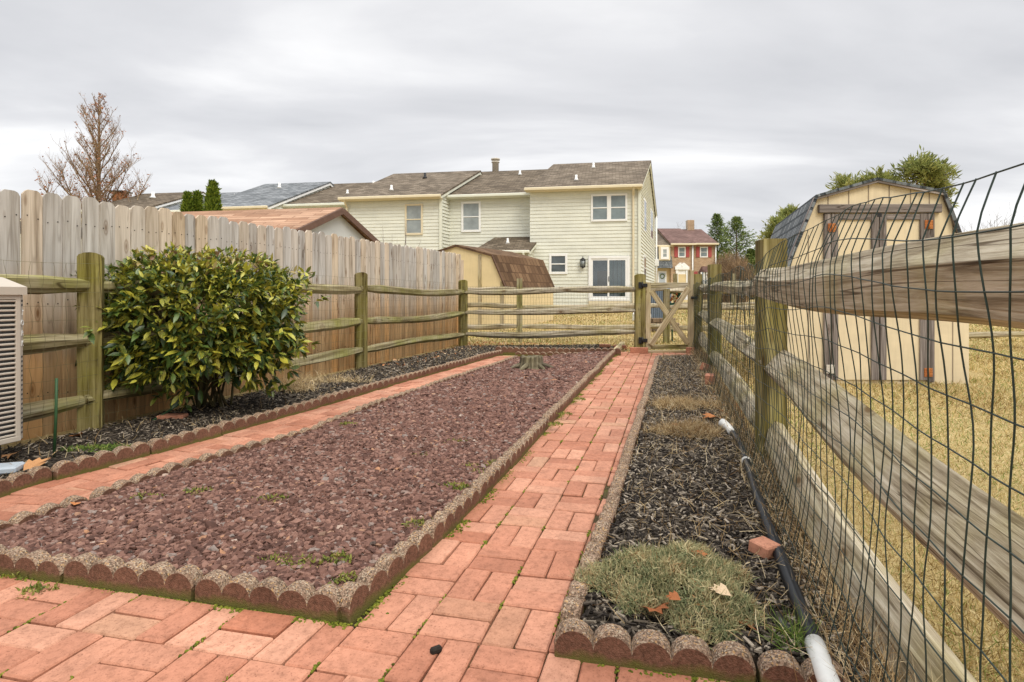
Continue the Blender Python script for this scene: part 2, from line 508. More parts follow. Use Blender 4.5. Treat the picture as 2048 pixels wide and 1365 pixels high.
MT['white'] = plain('white_trim', (.78, .78, .76), .45, .05, 3)
MT['olivetrim'] = plain('pale_trim', (.66, .67, .57), .5, .06, 3)
MT['browntrim'] = plain('brown_trim', (.13, .075, .055), .7, .2, 8)
MT['roofbrown'] = m_shingle('brown_shingle', [(.2, (.075, .058, .042)), (.5, (.15, .12, .088)), (.8, (.25, .205, .155))])
MT['roofdark'] = m_shingle('umber_shingle', [(.2, (.065, .05, .035)), (.5, (.13, .102, .072)), (.8, (.21, .17, .125))])
MT['roofblue'] = m_shingle('blue_grey_shingle', [(.2, (.085, .095, .10)), (.5, (.165, .175, .185)), (.8, (.28, .29, .30))])
MT['roofred'] = m_shingle('terracotta_shingle', [(.15, (.16, .085, .05)), (.45, (.33, .19, .12)), (.8, (.48, .31, .21))], .17, .9)
MT['roofmaroon'] = m_shingle('maroon_shingle', [(.2, (.10, .06, .05)), (.5, (.155, .095, .082)), (.8, (.22, .14, .12))])
MT['roofslate'] = m_shingle('slate_shingle', [(.2, (.02, .024, .028)), (.36, (.13, .145, .152)), (.8, (.27, .285, .29))], .15, .13, (.8, 1.2), .01, .02)
MT['roofrust'] = m_shingle('rust_shingle', [(.2, (.065, .036, .02)), (.5, (.13, .077, .043)), (.8, (.20, .125, .07))], .27, .2, (.75, 1.2))
MT['wbrick'] = m_wallbrick()
MT['glass'] = m_glass('dark_pane')
MT['paneblue'] = m_glass('blinds_pane', (.17, .21, .22), .12)
MT['panegrey'] = m_glass('pale_pane', (.26, .29, .29), .12)
MT['clear'] = m_clear()
MT['curtain'] = plain('blue_curtain', (.30, .37, .39), .9, .1, 20)
MT['interior'] = plain('room_wall', (.16, .12, .08), .9, .2, 2)
MT['redshutter'] = plain('red_shutter', (.36, .075, .07), .6, .1, 5)
MT['groove'] = plain('panel_groove', (.25, .20, .14), .8, .2, 8)
MT['black'] = plain('black_iron', (.012, .012, .013), .45, .2, 40, .4)
MT['plastic'] = plain('black_plastic', (.012, .013, .015), .35, .3, 50, .5)
MT['pvc'] = plain('white_pvc', (.62, .62, .59), .4, .08, 25, .4)
MT['ac'] = plain('beige_metal', (.44, .39, .325), .45, .06, 8, .4)
MT['accoil'] = plain('coil_grey', (.075, .075, .075), .6, .4, 120, .4, .01)
MT['rusthinge'] = ramped('rusty_iron', [(0, (.28, .085, .025)), (1, (.46, .19, .06))], 45, .8, .2, .004, .45)
MT['palehinge'] = ramped('flaking_white_iron', [(0, (.50, .46, .40)), (1, (.60, .56, .48))], 60, .8, .2, .004, .35)
MT['bluebin'] = plain('blue_grey_plastic', (.16, .20, .25), .5, .1, 10)
MT['greenplastic'] = plain('green_plastic', (.015, .10, .055), .5, .15, 20)
MT['stake'] = plain('green_stake', (.03, .08, .03), .5, .2, 40)
MT['slab'] = plain('blue_grey_slab', (.40, .45, .50), .5, .12, 14)
MT['rubble'] = ramped('stacked_block', [(0, (.10, .07, .045)), (.5, (.19, .135, .085)), (1, (.27, .21, .14))], 12, .9, .1, .01)
MT['wood_litter'] = MT['straw']
MT['arbor'] = foliage('arborvitae', [(0, (.06, .10, .012)), (.5, (.14, .20, .022)), (1, (.25, .31, .04))], .3, .7, .15, .1)
MT['spruce'] = foliage('spruce', [(0, (.07, .11, .04)), (.5, (.15, .21, .065)), (1, (.27, .33, .11))], .3, .7, .15, .1)
MT['pine'] = foliage('pine', [(0, (.14, .17, .05)), (.5, (.28, .31, .10)), (1, (.46, .46, .18))], .3, .7, .15, .25)
MT['twig'] = ramped('bare_twig', [(0, (.17, .115, .075)), (.5, (.28, .19, .115)), (1, (.40, .28, .16))], 20, .9, .1)
MT['greytwig'] = ramped('grey_twig', [(0, (.12, .10, .09)), (1, (.24, .20, .17))], 20, .9, .1)
MT['rustleaf'] = ramped('rust_leaf', [(0, (.22, .09, .045)), (1, (.42, .20, .11))], 20, .9, .1)
MT['treebark'] = ramped('tree_bark', [(0, (.14, .085, .045)), (1, (.24, .155, .08))], 8, .95, .1)

# ------------------------------------------------------------------ ground
def rise(y):
    t = min(max((y - 11.5) / 11.0, 0), 1)
    z = .45 * t * t * (3 - 2 * t)
    t2 = min(max((y - 26) / 26, 0), 1)
    return z + .12 * t2 * t2 * (3 - 2 * t2)


GZ = -.03
def hgt(x, y):
    return GZ + rise(y)


ys = np.concatenate([np.linspace(-60, -2, 8), np.linspace(-1, 34, 71), np.linspace(38, 80, 12), [120, 200, 400, 700, 1200]])
xs = np.concatenate([[-1200, -500, -200, -100], np.linspace(-60, 60, 41), [100, 200, 500, 1200]])
gv = np.array([(x, y, hgt(x, y)) for y in ys for x in xs])
nx = len(xs)
gf = np.array([(j * nx + i, j * nx + i + 1, (j + 1) * nx + i + 1, (j + 1) * nx + i) for j in range(len(ys) - 1) for i in range(nx - 1)])
tag(np_mesh('ground', gv, gf, np.zeros(len(gv)), MT['lawn']), 'dry straw coloured lawn ground', None, None, 'structure')

# ------------------------------------------------------------------ layout of the yard (ground points back-projected from the photo)
FRONT_O = G(712, 1252)
ADIR = (G(1235, 706) - G(717, 1254)).normalized()
BDIR = (G(0, 1150) - G(712, 1252)).normalized() * -1          # towards +x
GR_R = [G(702, 1250), G(893, 1076), G(1042, 920), G(1140, 810), G(1236, 706)]
GR_F = [G(700, 1250), G(0, 1150), G(-330, 1103)]
GR_L = [G(1030, 712, .07), G(919, 747, .07), G(740, 805, .07), G(594, 859, .07), G(403, 910, .07), G(281, 948, .07), G(175, 987, .07), G(56, 1020, .07), G(-110, 1075, .07), G(-330, 1120, .07)]
GR_B = [G(1030, 711), G(1222, 716)]
for _p in GR_L: _p.z = 0
KB_L = [G(-140, 1035), G(0, 988), G(156, 945), G(331, 898), G(531, 843), G(640, 812), G(762, 776), G(897, 738), G(987, 713)]
KB_B = [G(990, 707), G(1229, 711)]
RB_L = [G(1108, 1275), G(1205, 1035), G(1255, 890), G(1290, 785), G(1311, 719)]
RB_F = [G(1104, 1316), G(1420, 1362), G(1640, 1396)]
RB_B = [G(1313, 718), G(1394, 717)]
SR = [Vector((-3.096, 4.183, 0)), Vector((-2.013, 7.585, 0)), Vector((-.952, 11.05, 0))]   # left split-rail posts
SRD = (SR[2] - SR[0]).normalized()
RX0, RXS = .611, .2707                                        # right fence line x = RX0 + RXS * y


def RF(y, off=0.0, z=0.0):
    return Vector((RX0 + RXS * y + off * .965, y - off * .26, z))


def inpoly(x, y, poly):
    ins = np.zeros(np.shape(x), dtype=bool); n = len(poly); j = n - 1
    for i in range(n):
        xi, yi, xj, yj = poly[i][0], poly[i][1], poly[j][0], poly[j][1]
        c = ((yi > y) != (yj > y)) & (x < (xj - xi) * (y - yi) / (yj - yi + 1e-12) + xi)
        ins ^= c; j = i
    return ins


def sample(poly, n):
    P_ = np.array([(p[0], p[1]) for p in poly]); lo = P_.min(0); hi = P_.max(0)
    out = np.zeros((0, 2))
    while len(out) < n:
        q = lo + rng.random((n * 2, 2)) * (hi - lo)
        out = np.concatenate([out, q[inpoly(q[:, 0], q[:, 1], poly)]])
    return out[:n]


def sheet(name, poly, z, mat, label, h=None):
    m = MB(); n = len(poly)
    if h is None:
        m.add([(p[0], p[1], z) for p in poly], [tuple(range(n))])
    else:
        m.prism([(p[0], p[1]) for p in poly], (0, 0, z - h), (1, 0, 0), (0, 1, 0), (0, 0, h))
    ob = m.build(name, mat)
    return tag(ob, label, None, None, 'structure')


gravel_poly = [Vector((GR_R[0].x - .10, GR_R[0].y + .085, 0)), *[Vector((p.x - .075, p.y, 0)) for p in GR_R[1:-1]], Vector((GR_R[-1].x - .1, GR_R[-1].y - .06, 0)), Vector((GR_L[0].x + .05, GR_L[0].y - .06, 0)), *[Vector((p.x + .055, p.y, 0)) for p in GR_L[1:-1]], Vector((GR_F[2].x, GR_F[2].y + .08, 0)), Vector((GR_F[1].x, GR_F[1].y + .08, 0))]
left_bed = [KB_L[0] + Vector((-.02, 0, 0)), *KB_L[1:], KB_B[0], KB_B[1], G(1236, 697), G(1200, 692), Vector((-.95, 10.9, 0)), Vector((-3.35, 3.3, 0)), Vector((-4.0, 1.4, 0))]
right_bed = [RB_F[0] + Vector((.085, .085, 0)), *[p + Vector((.075, .0, 0)) for p in RB_L[1:]], RB_B[1], RF(9.4, -.02), RF(7, -.02), RF(4, -.02), RF(1.3, .0), RB_F[2] + Vector((.02, .085, 0)), RB_F[1] + Vector((.02, .085, 0))]

# brick paving: one sheet of bedding sand and the bricks in a basket-weave
pave = [(-4.2, .4), (1.15, .4), (1.2, 1.3), (.3, 1.62), *[(p[0] + .06, p[1]) for p in RB_L[1:]], (3.3, 9.2), (3.34, 9.95), (1.95, 9.95), *[(p[0] - .05, p[1]) for p in GR_R[::-1]], *[(p[0] - .03, p[1] + .05) for p in GR_F]]
pave = pave + [(-4.2, 2.2)]
path2 = [(p[0] - .04, p[1]) for p in KB_L] + [(KB_B[0].x, KB_B[0].y + .02), (GR_L[0].x + .1, GR_L[0].y + .05)] + [(p[0] + .05, p[1]) for p in GR_L]
sheet('paving_bed', pave, -.010, MT['joint'], 'dark sandy bedding between the bricks')
sheet('side_path_bed', path2, -.012, MT['joint'], 'dark sandy bedding under the narrow side path')


def brick(m, c, L, W, ax, ay):
    dz = RD.gauss(0, .0022)
    tl = RD.gauss(0, .006); tk = RD.gauss(0, .006)
    a = (ax + Vector((0, 0, tl))).normalized(); b = (ay + Vector((0, 0, tk))).normalized()
    n = a.cross(b).normalized()
    jit = RD.gauss(0, .012)
    a2 = a * math.cos(jit) + b * math.sin(jit); b2 = b * math.cos(jit) - a * math.sin(jit)
    m.box((c.x, c.y, -.022 + dz), (L, W, .05), (a2, b2, n), None, .0045)


mb = MB(); MA, MBB = .2094, .195
PPOLY = [(p[0], p[1]) for p in pave]
for i in range(-24, 16):
    for j in range(-8, 44):
        o = FRONT_O + ADIR * (j * MA) + BDIR * (i * MBB)
        for k in range(2):
            t = .25 + .5 * k
            if (i + j) % 2 == 0:
                c = o + ADIR * (.5 * MA) + BDIR * (t * MBB); L, W, ax, ay = MA - .005, MBB / 2 - .005, ADIR, BDIR
            else:
                c = o + ADIR * (t * MA) + BDIR * (.5 * MBB); L, W, ax, ay = MBB - .005, MA / 2 - .005, BDIR, ADIR
            if c.y < .55 or c.y > 9.93: continue
            if inpoly(np.array([c.x]), np.array([c.y]), PPOLY)[0]:
                brick(mb, c, L, W, ax, ay)
tag(mb.build('brick_paving', MT['brick']), 'red brick basket-weave patio and path', None, None, 'structure')
mb = MB()
seg = KB_L
Q = [(p[0], p[1]) for p in path2]
d0 = (KB_L[4] - KB_L[1]).normalized(); 
# narrow side path follows its kerb
cum = [0]
for a, b in zip(seg, seg[1:]): cum.append(cum[-1] + (b - a).length)


def along(pts, cu, s):
    for i in range(len(pts) - 1):
        if s <= cu[i + 1] or i == len(pts) - 2:
            t = (s - cu[i]) / (cu[i + 1] - cu[i]); d = (pts[i + 1] - pts[i]).normalized()
            return pts[i].lerp(pts[i + 1], t), d


s = 0; j = 0
while s < cum[-1] + .1:
    for i in range(3):
        if i < 2 and i % 2 == 0: pass
        p, d = along(seg, cum, s + .1)
        nrm = Vector((d.y, -d.x, 0))
        if i == 0:
            for k in range(2):
                if j % 2 == 0:
                    c = p + nrm * (.03 + .05 + .1 * k); brick(mb, c, .199, .095, d, nrm)
                else:
                    c = p + d * (-.05 + .1 * k) + nrm * (.03 + .1); brick(mb, c, .195, .095, nrm, d)
        elif i == 1:
            for k in range(2):
                if j % 2 == 1:
                    c = p + nrm * (.23 + .05 + .1 * k); brick(mb, c, .199, .095, d, nrm)
                else:
                    c = p + d * (-.05 + .1 * k) + nrm * (.23 + .1); brick(mb, c, .195, .095, nrm, d)
        elif i == 2:
            for k in range(2):
                if j % 2 == 0:
                    c = p + nrm * (.43 + .05 + .1 * k); brick(mb, c, .199, .095, d, nrm)
                else:
                    c = p + d * (-.05 + .1 * k) + nrm * (.43 + .1); brick(mb, c, .195, .095, nrm, d)
    s += .2; j += 1
tag(mb.build('brick_side_path', MT['brick']), 'narrow red brick path beside the left kerb', None, None, 'structure')

# ------------------------------------------------------------------ beds
sheet('gravel_bed', gravel_poly, .028, MT['gravelbase'], 'dusty base of the gravel bed', .05)
sheet('mulch_bed', left_bed, .012, MT['mulchbase'], 'dark soil of the left mulch bed', .04)
sheet('planting_bed', right_bed, .030, MT['mulchbase'], 'dark soil of the right planting bed', .055)

phi = (1 + 5 ** .5) / 2
ICV = np.array([(-1, phi, 0), (1, phi, 0), (-1, -phi, 0), (1, -phi, 0), (0, -1, phi), (0, 1, phi), (0, -1, -phi), (0, 1, -phi), (phi, 0, -1), (phi, 0, 1), (-phi, 0, -1), (-phi, 0, 1)]) / 1.9
ICF = np.array([(0, 11, 5), (0, 5, 1), (0, 1, 7), (0, 7, 10), (0, 10, 11), (1, 5, 9), (5, 11, 4), (11, 10, 2), (10, 7, 6), (7, 1, 8), (3, 9, 4), (3, 4, 2), (3, 2, 6), (3, 6, 8), (3, 8, 9), (4, 9, 5), (2, 4, 11), (6, 2, 10), (8, 6, 7), (9, 8, 1)])
SLV = np.array([(-.5, -.5, -.5), (.5, -.4, -.5), (.5, .4, -.5), (-.5, .5, -.5), (-.46, -.4, .5), (.42, -.3, .5), (.5, .3, .4), (-.4, .4, .5)])
SLF = np.array([(0, 3, 2, 1), (4, 5, 6, 7), (0, 1, 5, 4), (1, 2, 6, 5), (2, 3, 7, 6), (3, 0, 4, 7)])


def stones():
    q = sample(gravel_poly, 165000)
    keep = rng.random(len(q)) < np.clip(3.1 / q[:, 1], .30, 1.0)
    q = q[keep]; n = len(q)
    size = (.0080 + rng.gamma(3, .0014, n)) * np.clip(q[:, 1] / 3.6, 1.0, 1.55)
    big = rng.random(n) < .004; size[big] *= 1.35
    V = []; Fc = []; rn = []
    bv = ICV[None] * (1 + rng.normal(0, .24, (n, 12, 1)))
    sx = np.stack([size * rng.uniform(.95, 1.6, n), size * rng.uniform(.7, 1.1, n), size * rng.uniform(.42, .85, n)], 1)
    M = rotmats(n, .6)
    bv = bv * sx[:, None, :]
    V = np.einsum('nij,nkj->nki', M, bv)
    mound = .012 * np.sin(q[:, 0] * 3.1 + q[:, 1]) * np.sin(q[:, 1] * 2.3)
    z = .030 + mound + rng.random(n) * .020
    V += np.stack([q[:, 0], q[:, 1], z], 1)[:, None, :]
    fa = (ICF[None] + (np.arange(n) * 12)[:, None, None]).reshape(-1, 3)
    r = rng.random(n)
    tag(np_mesh('gravel', V.reshape(-1, 3), fa, np.repeat(r, 12), MT['gravel']), 'reddish brown shale chippings filling the bed', None, None, 'stuff')


stones()


def chips(name, poly, n, z0, label, lo=.014, hi=.052, bright=0.0):
    q = sample(poly, n)
    L = rng.uniform(lo, hi, n) * np.clip(q[:, 1] / 5, .9, 1.5); W = rng.uniform(.004, .011, n) * np.clip(q[:, 1] / 4, 1, 1.8); H = rng.uniform(.002, .006, n)
    M = rotmats(n, .42) * np.stack([L, W, H], 1)[:, None, :]
    pos = np.stack([q[:, 0], q[:, 1], z0 + rng.random(n) * .02], 1)
    return tag(inst(name, SLV, SLF, M, pos, np.clip(rng.random(n) ** 1.25 + bright, 0, 1), MT['mulch']), label, None, None, 'stuff')


chips('bark_mulch', left_bed, 26000, .012, 'dark bark mulch along the left fence')
chips('bark_chippings', right_bed, 36000, .030, 'dark bark chippings in the right bed', bright=.04)

# ------------------------------------------------------------------ scalloped edging: every block its own object
def edging_mesh(name, n=5, w=.1045, th=.06, base=.044, ins=.007):
    prof = []; top = []
    for k in range(n):
        for a in range(9):
            an = math.pi - math.pi * a / 8
            if k > 0 and a == 0: continue
            prof.append(((k + .5) * w + math.cos(an) * w * .5, base + math.sin(an) * w * .43))
    L = n * w
    prof = [(x - L / 2, z) for x, z in prof]

    def ring(sc_, y):
        return [(x * (1 - sc_ * .02), y, z - sc_ * ins) for x, z in prof]
    h = th / 2
    rows = [ring(1, -h), ring(0, -h + ins), ring(0, h - ins), ring(1, h)]
    m = MB(); k = len(prof)
    for a, b, c in ((0, 1, .85), (1, 2, 1.0), (2, 3, .85)):
        vs = rows[a] + rows[b]
        m.add(vs, [(i, i + 1, k + i + 1, k + i) for i in range(k - 1)], r=c, smooth=True)
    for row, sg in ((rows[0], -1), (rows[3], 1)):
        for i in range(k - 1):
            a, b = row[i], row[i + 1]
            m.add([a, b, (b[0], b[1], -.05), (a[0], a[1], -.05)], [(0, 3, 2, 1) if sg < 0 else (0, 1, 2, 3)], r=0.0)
    for i, sg in ((0, -1), (k - 1, 1)):
        q = [rows[j][i] for j in range(4)]
        m.add(q + [(q[3][0], q[3][1], -.05), (q[0][0], q[0][1], -.05)], [tuple(range(6))], r=0.2)
    return m


EDG = {}
def edging_run(pts, label, group, step=.530, dz=0.0, n=5, scale=1.0, outside=None, start=0.0, zt=0.0, maxn=999):
    cnt = 0
    cu = [0]
    for a, b in zip(pts, pts[1:]): cu.append(cu[-1] + (b - a).length)
    s = start + step / 2
    if n not in EDG:
        ob = edging_mesh('edging', n).build('edging_block', MT['edging'])
        EDG[n] = ob; first = True
    else:
        first = False
    while s < cu[-1] + step * .2 and cnt < maxn:
        cnt += 1
        p, d = along(pts, cu, min(s, cu[-1]))
        o = EDG[n] if first else EDG[n].copy()
        if not first: COL.objects.link(o)
        first = False
        nrm = Vector((d.y, -d.x, 0)) * (outside or 0)
        o.location = (p.x - nrm.x * .031, p.y - nrm.y * .031, dz + RD.gauss(0, .004))
        o.rotation_euler = (RD.gauss(zt, .03), RD.gauss(0, .012), math.atan2(d.y, d.x) + RD.gauss(0, .016))
        o.scale = (scale, 1, 1)
        tag(o, label, 'edging block', group)
        s += step


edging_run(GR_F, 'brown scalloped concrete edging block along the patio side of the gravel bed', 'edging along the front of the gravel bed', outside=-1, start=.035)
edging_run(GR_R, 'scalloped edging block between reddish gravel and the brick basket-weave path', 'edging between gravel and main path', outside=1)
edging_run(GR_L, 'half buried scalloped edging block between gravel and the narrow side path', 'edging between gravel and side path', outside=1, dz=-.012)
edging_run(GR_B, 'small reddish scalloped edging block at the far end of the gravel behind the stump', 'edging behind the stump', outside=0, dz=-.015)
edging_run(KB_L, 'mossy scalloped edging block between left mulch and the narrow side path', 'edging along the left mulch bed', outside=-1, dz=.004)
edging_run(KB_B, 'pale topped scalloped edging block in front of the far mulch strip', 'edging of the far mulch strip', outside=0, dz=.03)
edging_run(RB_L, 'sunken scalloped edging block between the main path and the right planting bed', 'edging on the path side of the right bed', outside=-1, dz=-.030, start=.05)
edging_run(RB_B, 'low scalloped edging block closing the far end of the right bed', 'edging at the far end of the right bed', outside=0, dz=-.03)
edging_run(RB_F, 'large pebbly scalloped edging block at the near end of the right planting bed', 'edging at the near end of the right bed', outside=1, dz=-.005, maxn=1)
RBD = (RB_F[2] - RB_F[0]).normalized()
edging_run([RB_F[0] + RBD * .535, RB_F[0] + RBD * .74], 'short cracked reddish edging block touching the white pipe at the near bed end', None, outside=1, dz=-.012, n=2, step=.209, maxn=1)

# timber at the end of the far strip, loose bricks
m = MB(); m.beam(G(1231, 711) + Vector((0, 0, .05)), G(1246, 694) + Vector((0, 0, .05)), .09, .1)
tag(m.build('timber_edging', MT['gatewood'], None, None), 'short pale timber laid as edging beside the brick path end', 'timber')


def loose_brick(px, py, yaw, label, L=.2, W=.095, H=.057, z=0.0, tilt=0, group=None):
    p = G(px, py, z); m = MB()
    m.box((0, 0, H / 2), (L, W, H), None, RD.random() * .6, .005)
    o = m.build('loose_brick', MT['brick']); o.location = p; o.rotation_euler = (tilt, tilt * .5, yaw)
    return tag(o, label, 'brick', group)


loose_brick(1528, 1108, .55, 'single loose red brick lying on mulch against the black pipe', L=.085, W=.08, H=.045, z=.045, tilt=.08)
loose_brick(1278, 707, -.2, 'loose red brick at the foot of the left gate post', z=.0, L=.3, H=.1)
loose_brick(1210, 695, -.25, 'leftmost red brick of the row at the lawn edge by the gate', z=.04, L=.2)
loose_brick(1240, 697, -.2, 'red brick between the timber edging and the lawn', z=.04, L=.22)
loose_brick(1420, 768, 1.2, 'red brick standing in dry leaves at the mulch edge by the mesh fence', z=.05, H=.1)
loose_brick(1409, 742, 1.1, 'row of leaning brick at the mulch edge close to the far fence post', z=.05, H=.09, tilt=.3)
loose_brick(1381, 707, .0, 'pair of bricks on end at the foot of the right gate stile', z=.0, L=.13, H=.1)
loose_brick(345, 837, .1, 'broken red brick lying flat under the variegated bush', L=.2, W=.1, H=.03, z=.02)
m = MB(); q = G(18, 962, .0)
m.box((q.x - .17, q.y + .06, .04), (.30, .12, .04), (Vector((.95, .3, 0)), Vector((-.3, .95, 0)), Vector((0, 0, 1))), .5, .01)
tag(m.build('stone_slab', MT['slab']), 'blue grey slab lying behind the kerb under the air conditioner', 'slab')

# ------------------------------------------------------------------ fences
def rail(m, p0, p1, w, h, seed=None, sec=None, taper=.55, sag=0.0, nseg=16, r=None):
    """a split rail: uneven section, tapered ends, slight bow"""
    rr = random.Random(seed if seed is not None else RD.random())
    p0 = Vector(p0); p1 = Vector(p1); d = (p1 - p0); L = d.length; d.normalize()
    sd = d.cross(Vector((0, 0, 1))).normalized(); up = sd.cross(d)
    if sec:
        tw = rr.uniform(-.08, .08); ph = rr.uniform(0, 6); n = len(sec)
    else:
        sec = [(-.5, -.05), (-.2, -.5), (.25, -.46), (.5, -.2), (.45, .3), (.12, .5), (-.36, .36)]
        sec = [(a + rr.uniform(-.10, .10), b + rr.uniform(-.1, .1)) for a, b in sec]
        tw = rr.uniform(-.4, .4); ph = rr.uniform(0, 6); n = len(sec)
    vs = []; tc = []
    for i in range(nseg + 1):
        t = i / nseg
        e = min(1, min(t, 1 - t) / .13); k = taper + (1 - taper) * (e * e * (3 - 2 * e))
        off = up * (math.sin(t * math.pi) * sag + .012 * math.sin(t * 7 + ph)) + sd * (.012 * math.sin(t * 6 + ph * 2))
        ww = w * (1 - (1 - k) * .6) * (1 + .07 * math.sin(t * 11 + ph)); hh = h * k * (1 + .08 * math.sin(t * 8 + ph * 1.7))
        c = p0 + d * (L * t) + off
        a = tw * (t - .5)
        for (x, y) in sec:
            x2 = x * math.cos(a) - y * math.sin(a); y2 = x * math.sin(a) + y * math.cos(a)
            vs.append(c + sd * x2 * ww + up * y2 * hh); tc.append((L * t, x * w, y * h))
    fs = []
    for i in range(nseg):
        for k in range(n):
            k2 = (k + 1) % n
            fs.append((i * n + k, i * n + k2, (i + 1) * n + k2, (i + 1) * n + k))
    fs.append(tuple(range(n))[::-1]); fs.append(tuple(nseg * n + k for k in range(n)))
    m.add(vs, [f[::-1] for f in fs], tc, r)


def post(m, p, h, w=.13, th=.1, d=None, round_=True, base=-.2):
    """dog-eared post; its wide face looks across direction d"""
    d = d or Vector((1, 0, 0)); d = d.normalized(); n = Vector((-d.y, d.x, 0))
    poly = [(-w / 2, base), (w / 2, base)]
    if round_:
        for a in range(0, 7):
            an = math.pi * a / 6
            poly.append((math.cos(an) * w / 2, h - .035 + math.sin(an) * .035))
    else:
        poly += [(w / 2, h - .006), (w / 2 - .006, h), (-w / 2 + .006, h), (-w / 2, h - .006)]
    m.prism(poly, Vector(p) - n * th / 2, d, (0, 0, 1), n * th)


def mesh_wires(m, pts, z0, z1, dv, dh, rad, wob=.006, topf=None, dispf=None, n=4, dsub=None):
    """welded wire: uprights every dv, strands every dh, along a ground polyline"""
    cu = [0]
    for a, b in zip(pts, pts[1:]): cu.append(cu[-1] + (b - a).length)
    T = cu[-1]; nz = max(2, int(round((z1 - z0) / dh)))

    def pt(s, z):
        p, d = along(pts, cu, s); nr = Vector((d.y, -d.x, 0))
        o = wob * (math.sin(s * 9 + z * 5) + math.sin(s * 23 + z * 13 + 1.3)) 
        q = Vector((p.x, p.y, z)) + nr * o + d * (wob * .8 * math.sin(z * 31 + s * 57) * (1 if z < z1 - .02 else 1))
        if dispf: q += dispf(s, z, d, nr)
        return q
    for i in range(int(T / dv) + 1):
        s = i * dv
        zt = topf(s) if topf else z1
        path = [pt(s, lerp(z0, zt, k / (nz * 3))) for k in range(nz * 3 + 1)]
        m.tube(path, rad, n, caps=False)
    ns = max(2, int(T / (dsub or .12)))
    for k in range(nz + 1):
        path = []
        for i in range(ns + 1):
            s = T * i / ns
            zt = topf(s) if topf else z1
            path.append(pt(s, lerp(z0, zt, k / nz) + wob * .6 * math.sin(s * 7 + k)))
        m.tube(path, rad, n, caps=False)


# left split-rail run
fl = thing('split_rail_fence', 'mossy split rail fence with mesh along the left mulch bed', 'fence', SR[0])
PD = Vector((.93, -.36, 0))
for p, h in ((SR[0], 1.31), (SR[1], 1.30), (SR[2], 1.29)):
    m = MB(); post(m, p, h, .15, .11, SRD.lerp(Vector((1, 0, 0)), .6)); m.build('post', MT['post'], fl)
p_near = SR[0] - SRD * 3.0
zz = [[(1.06, 1.075), (.62, .66), (.215, .235)], [(1.075, 1.08), (.66, .64), (.235, .265)], [(1.08, 1.045), (.645, .64), (.265, .235)]]
for b, (a, c) in enumerate(((p_near, SR[0]), (SR[0], SR[1]), (SR[1], SR[2]))):
    for (za, zb) in zz[b]:
        m = MB()
        rail(m, a + Vector((0, 0, za)) - SRD * .06, c + Vector((0, 0, zb)) + SRD * .06, .11, .115, sag=RD.uniform(-.025, .01), r=.3 + .5 * RD.random())
        m.build('rail', MT['rail'], fl)
m = MB(); off = Vector((SRD.y, -SRD.x, 0)) * .075
mesh_wires(m, [p_near + off, SR[0] + off, SR[1] + off, SR[2] + off], 0.02, 1.22, .075, .1, .0011, .008, n=3)
m.build('wire_mesh', MT['oldwire'], fl)

# cross run at the end of the yard
GP = P(1280, 705, 9.9); GP.z = 0
fc = thing('split_rail_fence', 'short grey split rail fence with mesh across the far end between corner post and gate', 'fence', SR[2])
m = MB(); post(m, GP, 1.365, .175, .12, Vector((1, 0, 0)), True); m.build('post', MT['post'], fc)
for za, zb in ((1.045, 1.11), (.64, .715), (.235, .355)):
    m = MB(); rail(m, SR[2] + Vector((.03, 0, za)), GP + Vector((-.03, 0, zb)), .1, .115, sag=RD.uniform(-.02, .02), nseg=20); m.build('rail', MT['greyrail'], fc)
m = MB(); o_ = Vector((0, -.07, 0))
mesh_wires(m, [SR[2] + o_, GP + o_], .02, 1.16, .055, .1, .0013, .005, n=3); m.build('wire_mesh', MT['wire'], fc)

# gate
GL = 2.33; GRR = 3.085; GY = 9.86
gt = thing('garden_gate', 'wooden garden gate with crossed braces and black strap hinges', 'gate', (GL, GY, 0))


def gx(px): return (px - CX) / F * GY
def gz(py): return CH - (py - HZ) / F * GY


m = MB(); m.beam((gx(1295.5), GY, gz(699)), (gx(1295.5), GY, gz(565)), .04, .095, up=(1, 0, 0)); m.build('stile', MT['gatewood'], gt)
m = MB(); m.beam((gx(1381.5), GY, gz(702)), (gx(1381.5), GY, gz(541)), .04, .1, up=(1, 0, 0)); m.build('stile', MT['gatewood'], gt)
m = MB(); m.beam((gx(1301), GY + .002, gz(571)), (gx(1375.5), GY + .002, gz(571)), .035, .095); m.build('top_rail', MT['greyrail'], gt)
m = MB(); m.beam((gx(1301), GY + .002, gz(694)), (gx(1375.5), GY + .002, gz(694)), .035, .075); m.build('bottom_rail', MT['rail'], gt)
m = MB(); m.beam((gx(1300), GY - .040, gz(690)), (gx(1376), GY - .040, gz(576)), .02, .095); m.build('brace', MT['gatewood'], gt)
m = MB(); m.beam((gx(1302), GY - .0185, gz(582)), (gx(1375), GY - .0185, gz(688)), .02, .09); m.build('brace', MT['gatewood'], gt)
for py in (571, 681):
    m = MB(); c = Vector((gx(1286), GY - .032, gz(py)))
    m.box(c, (.14, .012, .06), None, None, .004)
    m.box(c + Vector((-.06, -.008, 0)), (.05, .014, .11), None, None, .004)
    m.tube([c + Vector((-.018, -.012, -.06)), c + Vector((-.018, -.012, .06))], .011, 8)
    m.build('hinge', MT['black'], gt)
m = MB(); c = Vector((gx(1385), GY - .035, gz(596)))
m.box(c, (.07, .015, .045), None, None, .004); m.tube([c + Vector((-.03, -.02, 0)), c + Vector((.075, -.02, .005))], .011, 8); m.box(c + Vector((.045, -.02, 0)), (.02, .03, .07), None, None, .003)
m.build('latch', MT['black'], gt)
m = MB(); mesh_wires(m, [Vector((gx(1301), GY + .024, 0)), Vector((gx(1376), GY + .024, 0))], .1, 1.16, .055, .1, .0013, .003, n=3); m.build('wire_mesh', MT['wire'], gt)
m = MB(); m.beam((gx(1291), GY - .05, .02), (gx(1378), GY - .05, .02), .09, .05)
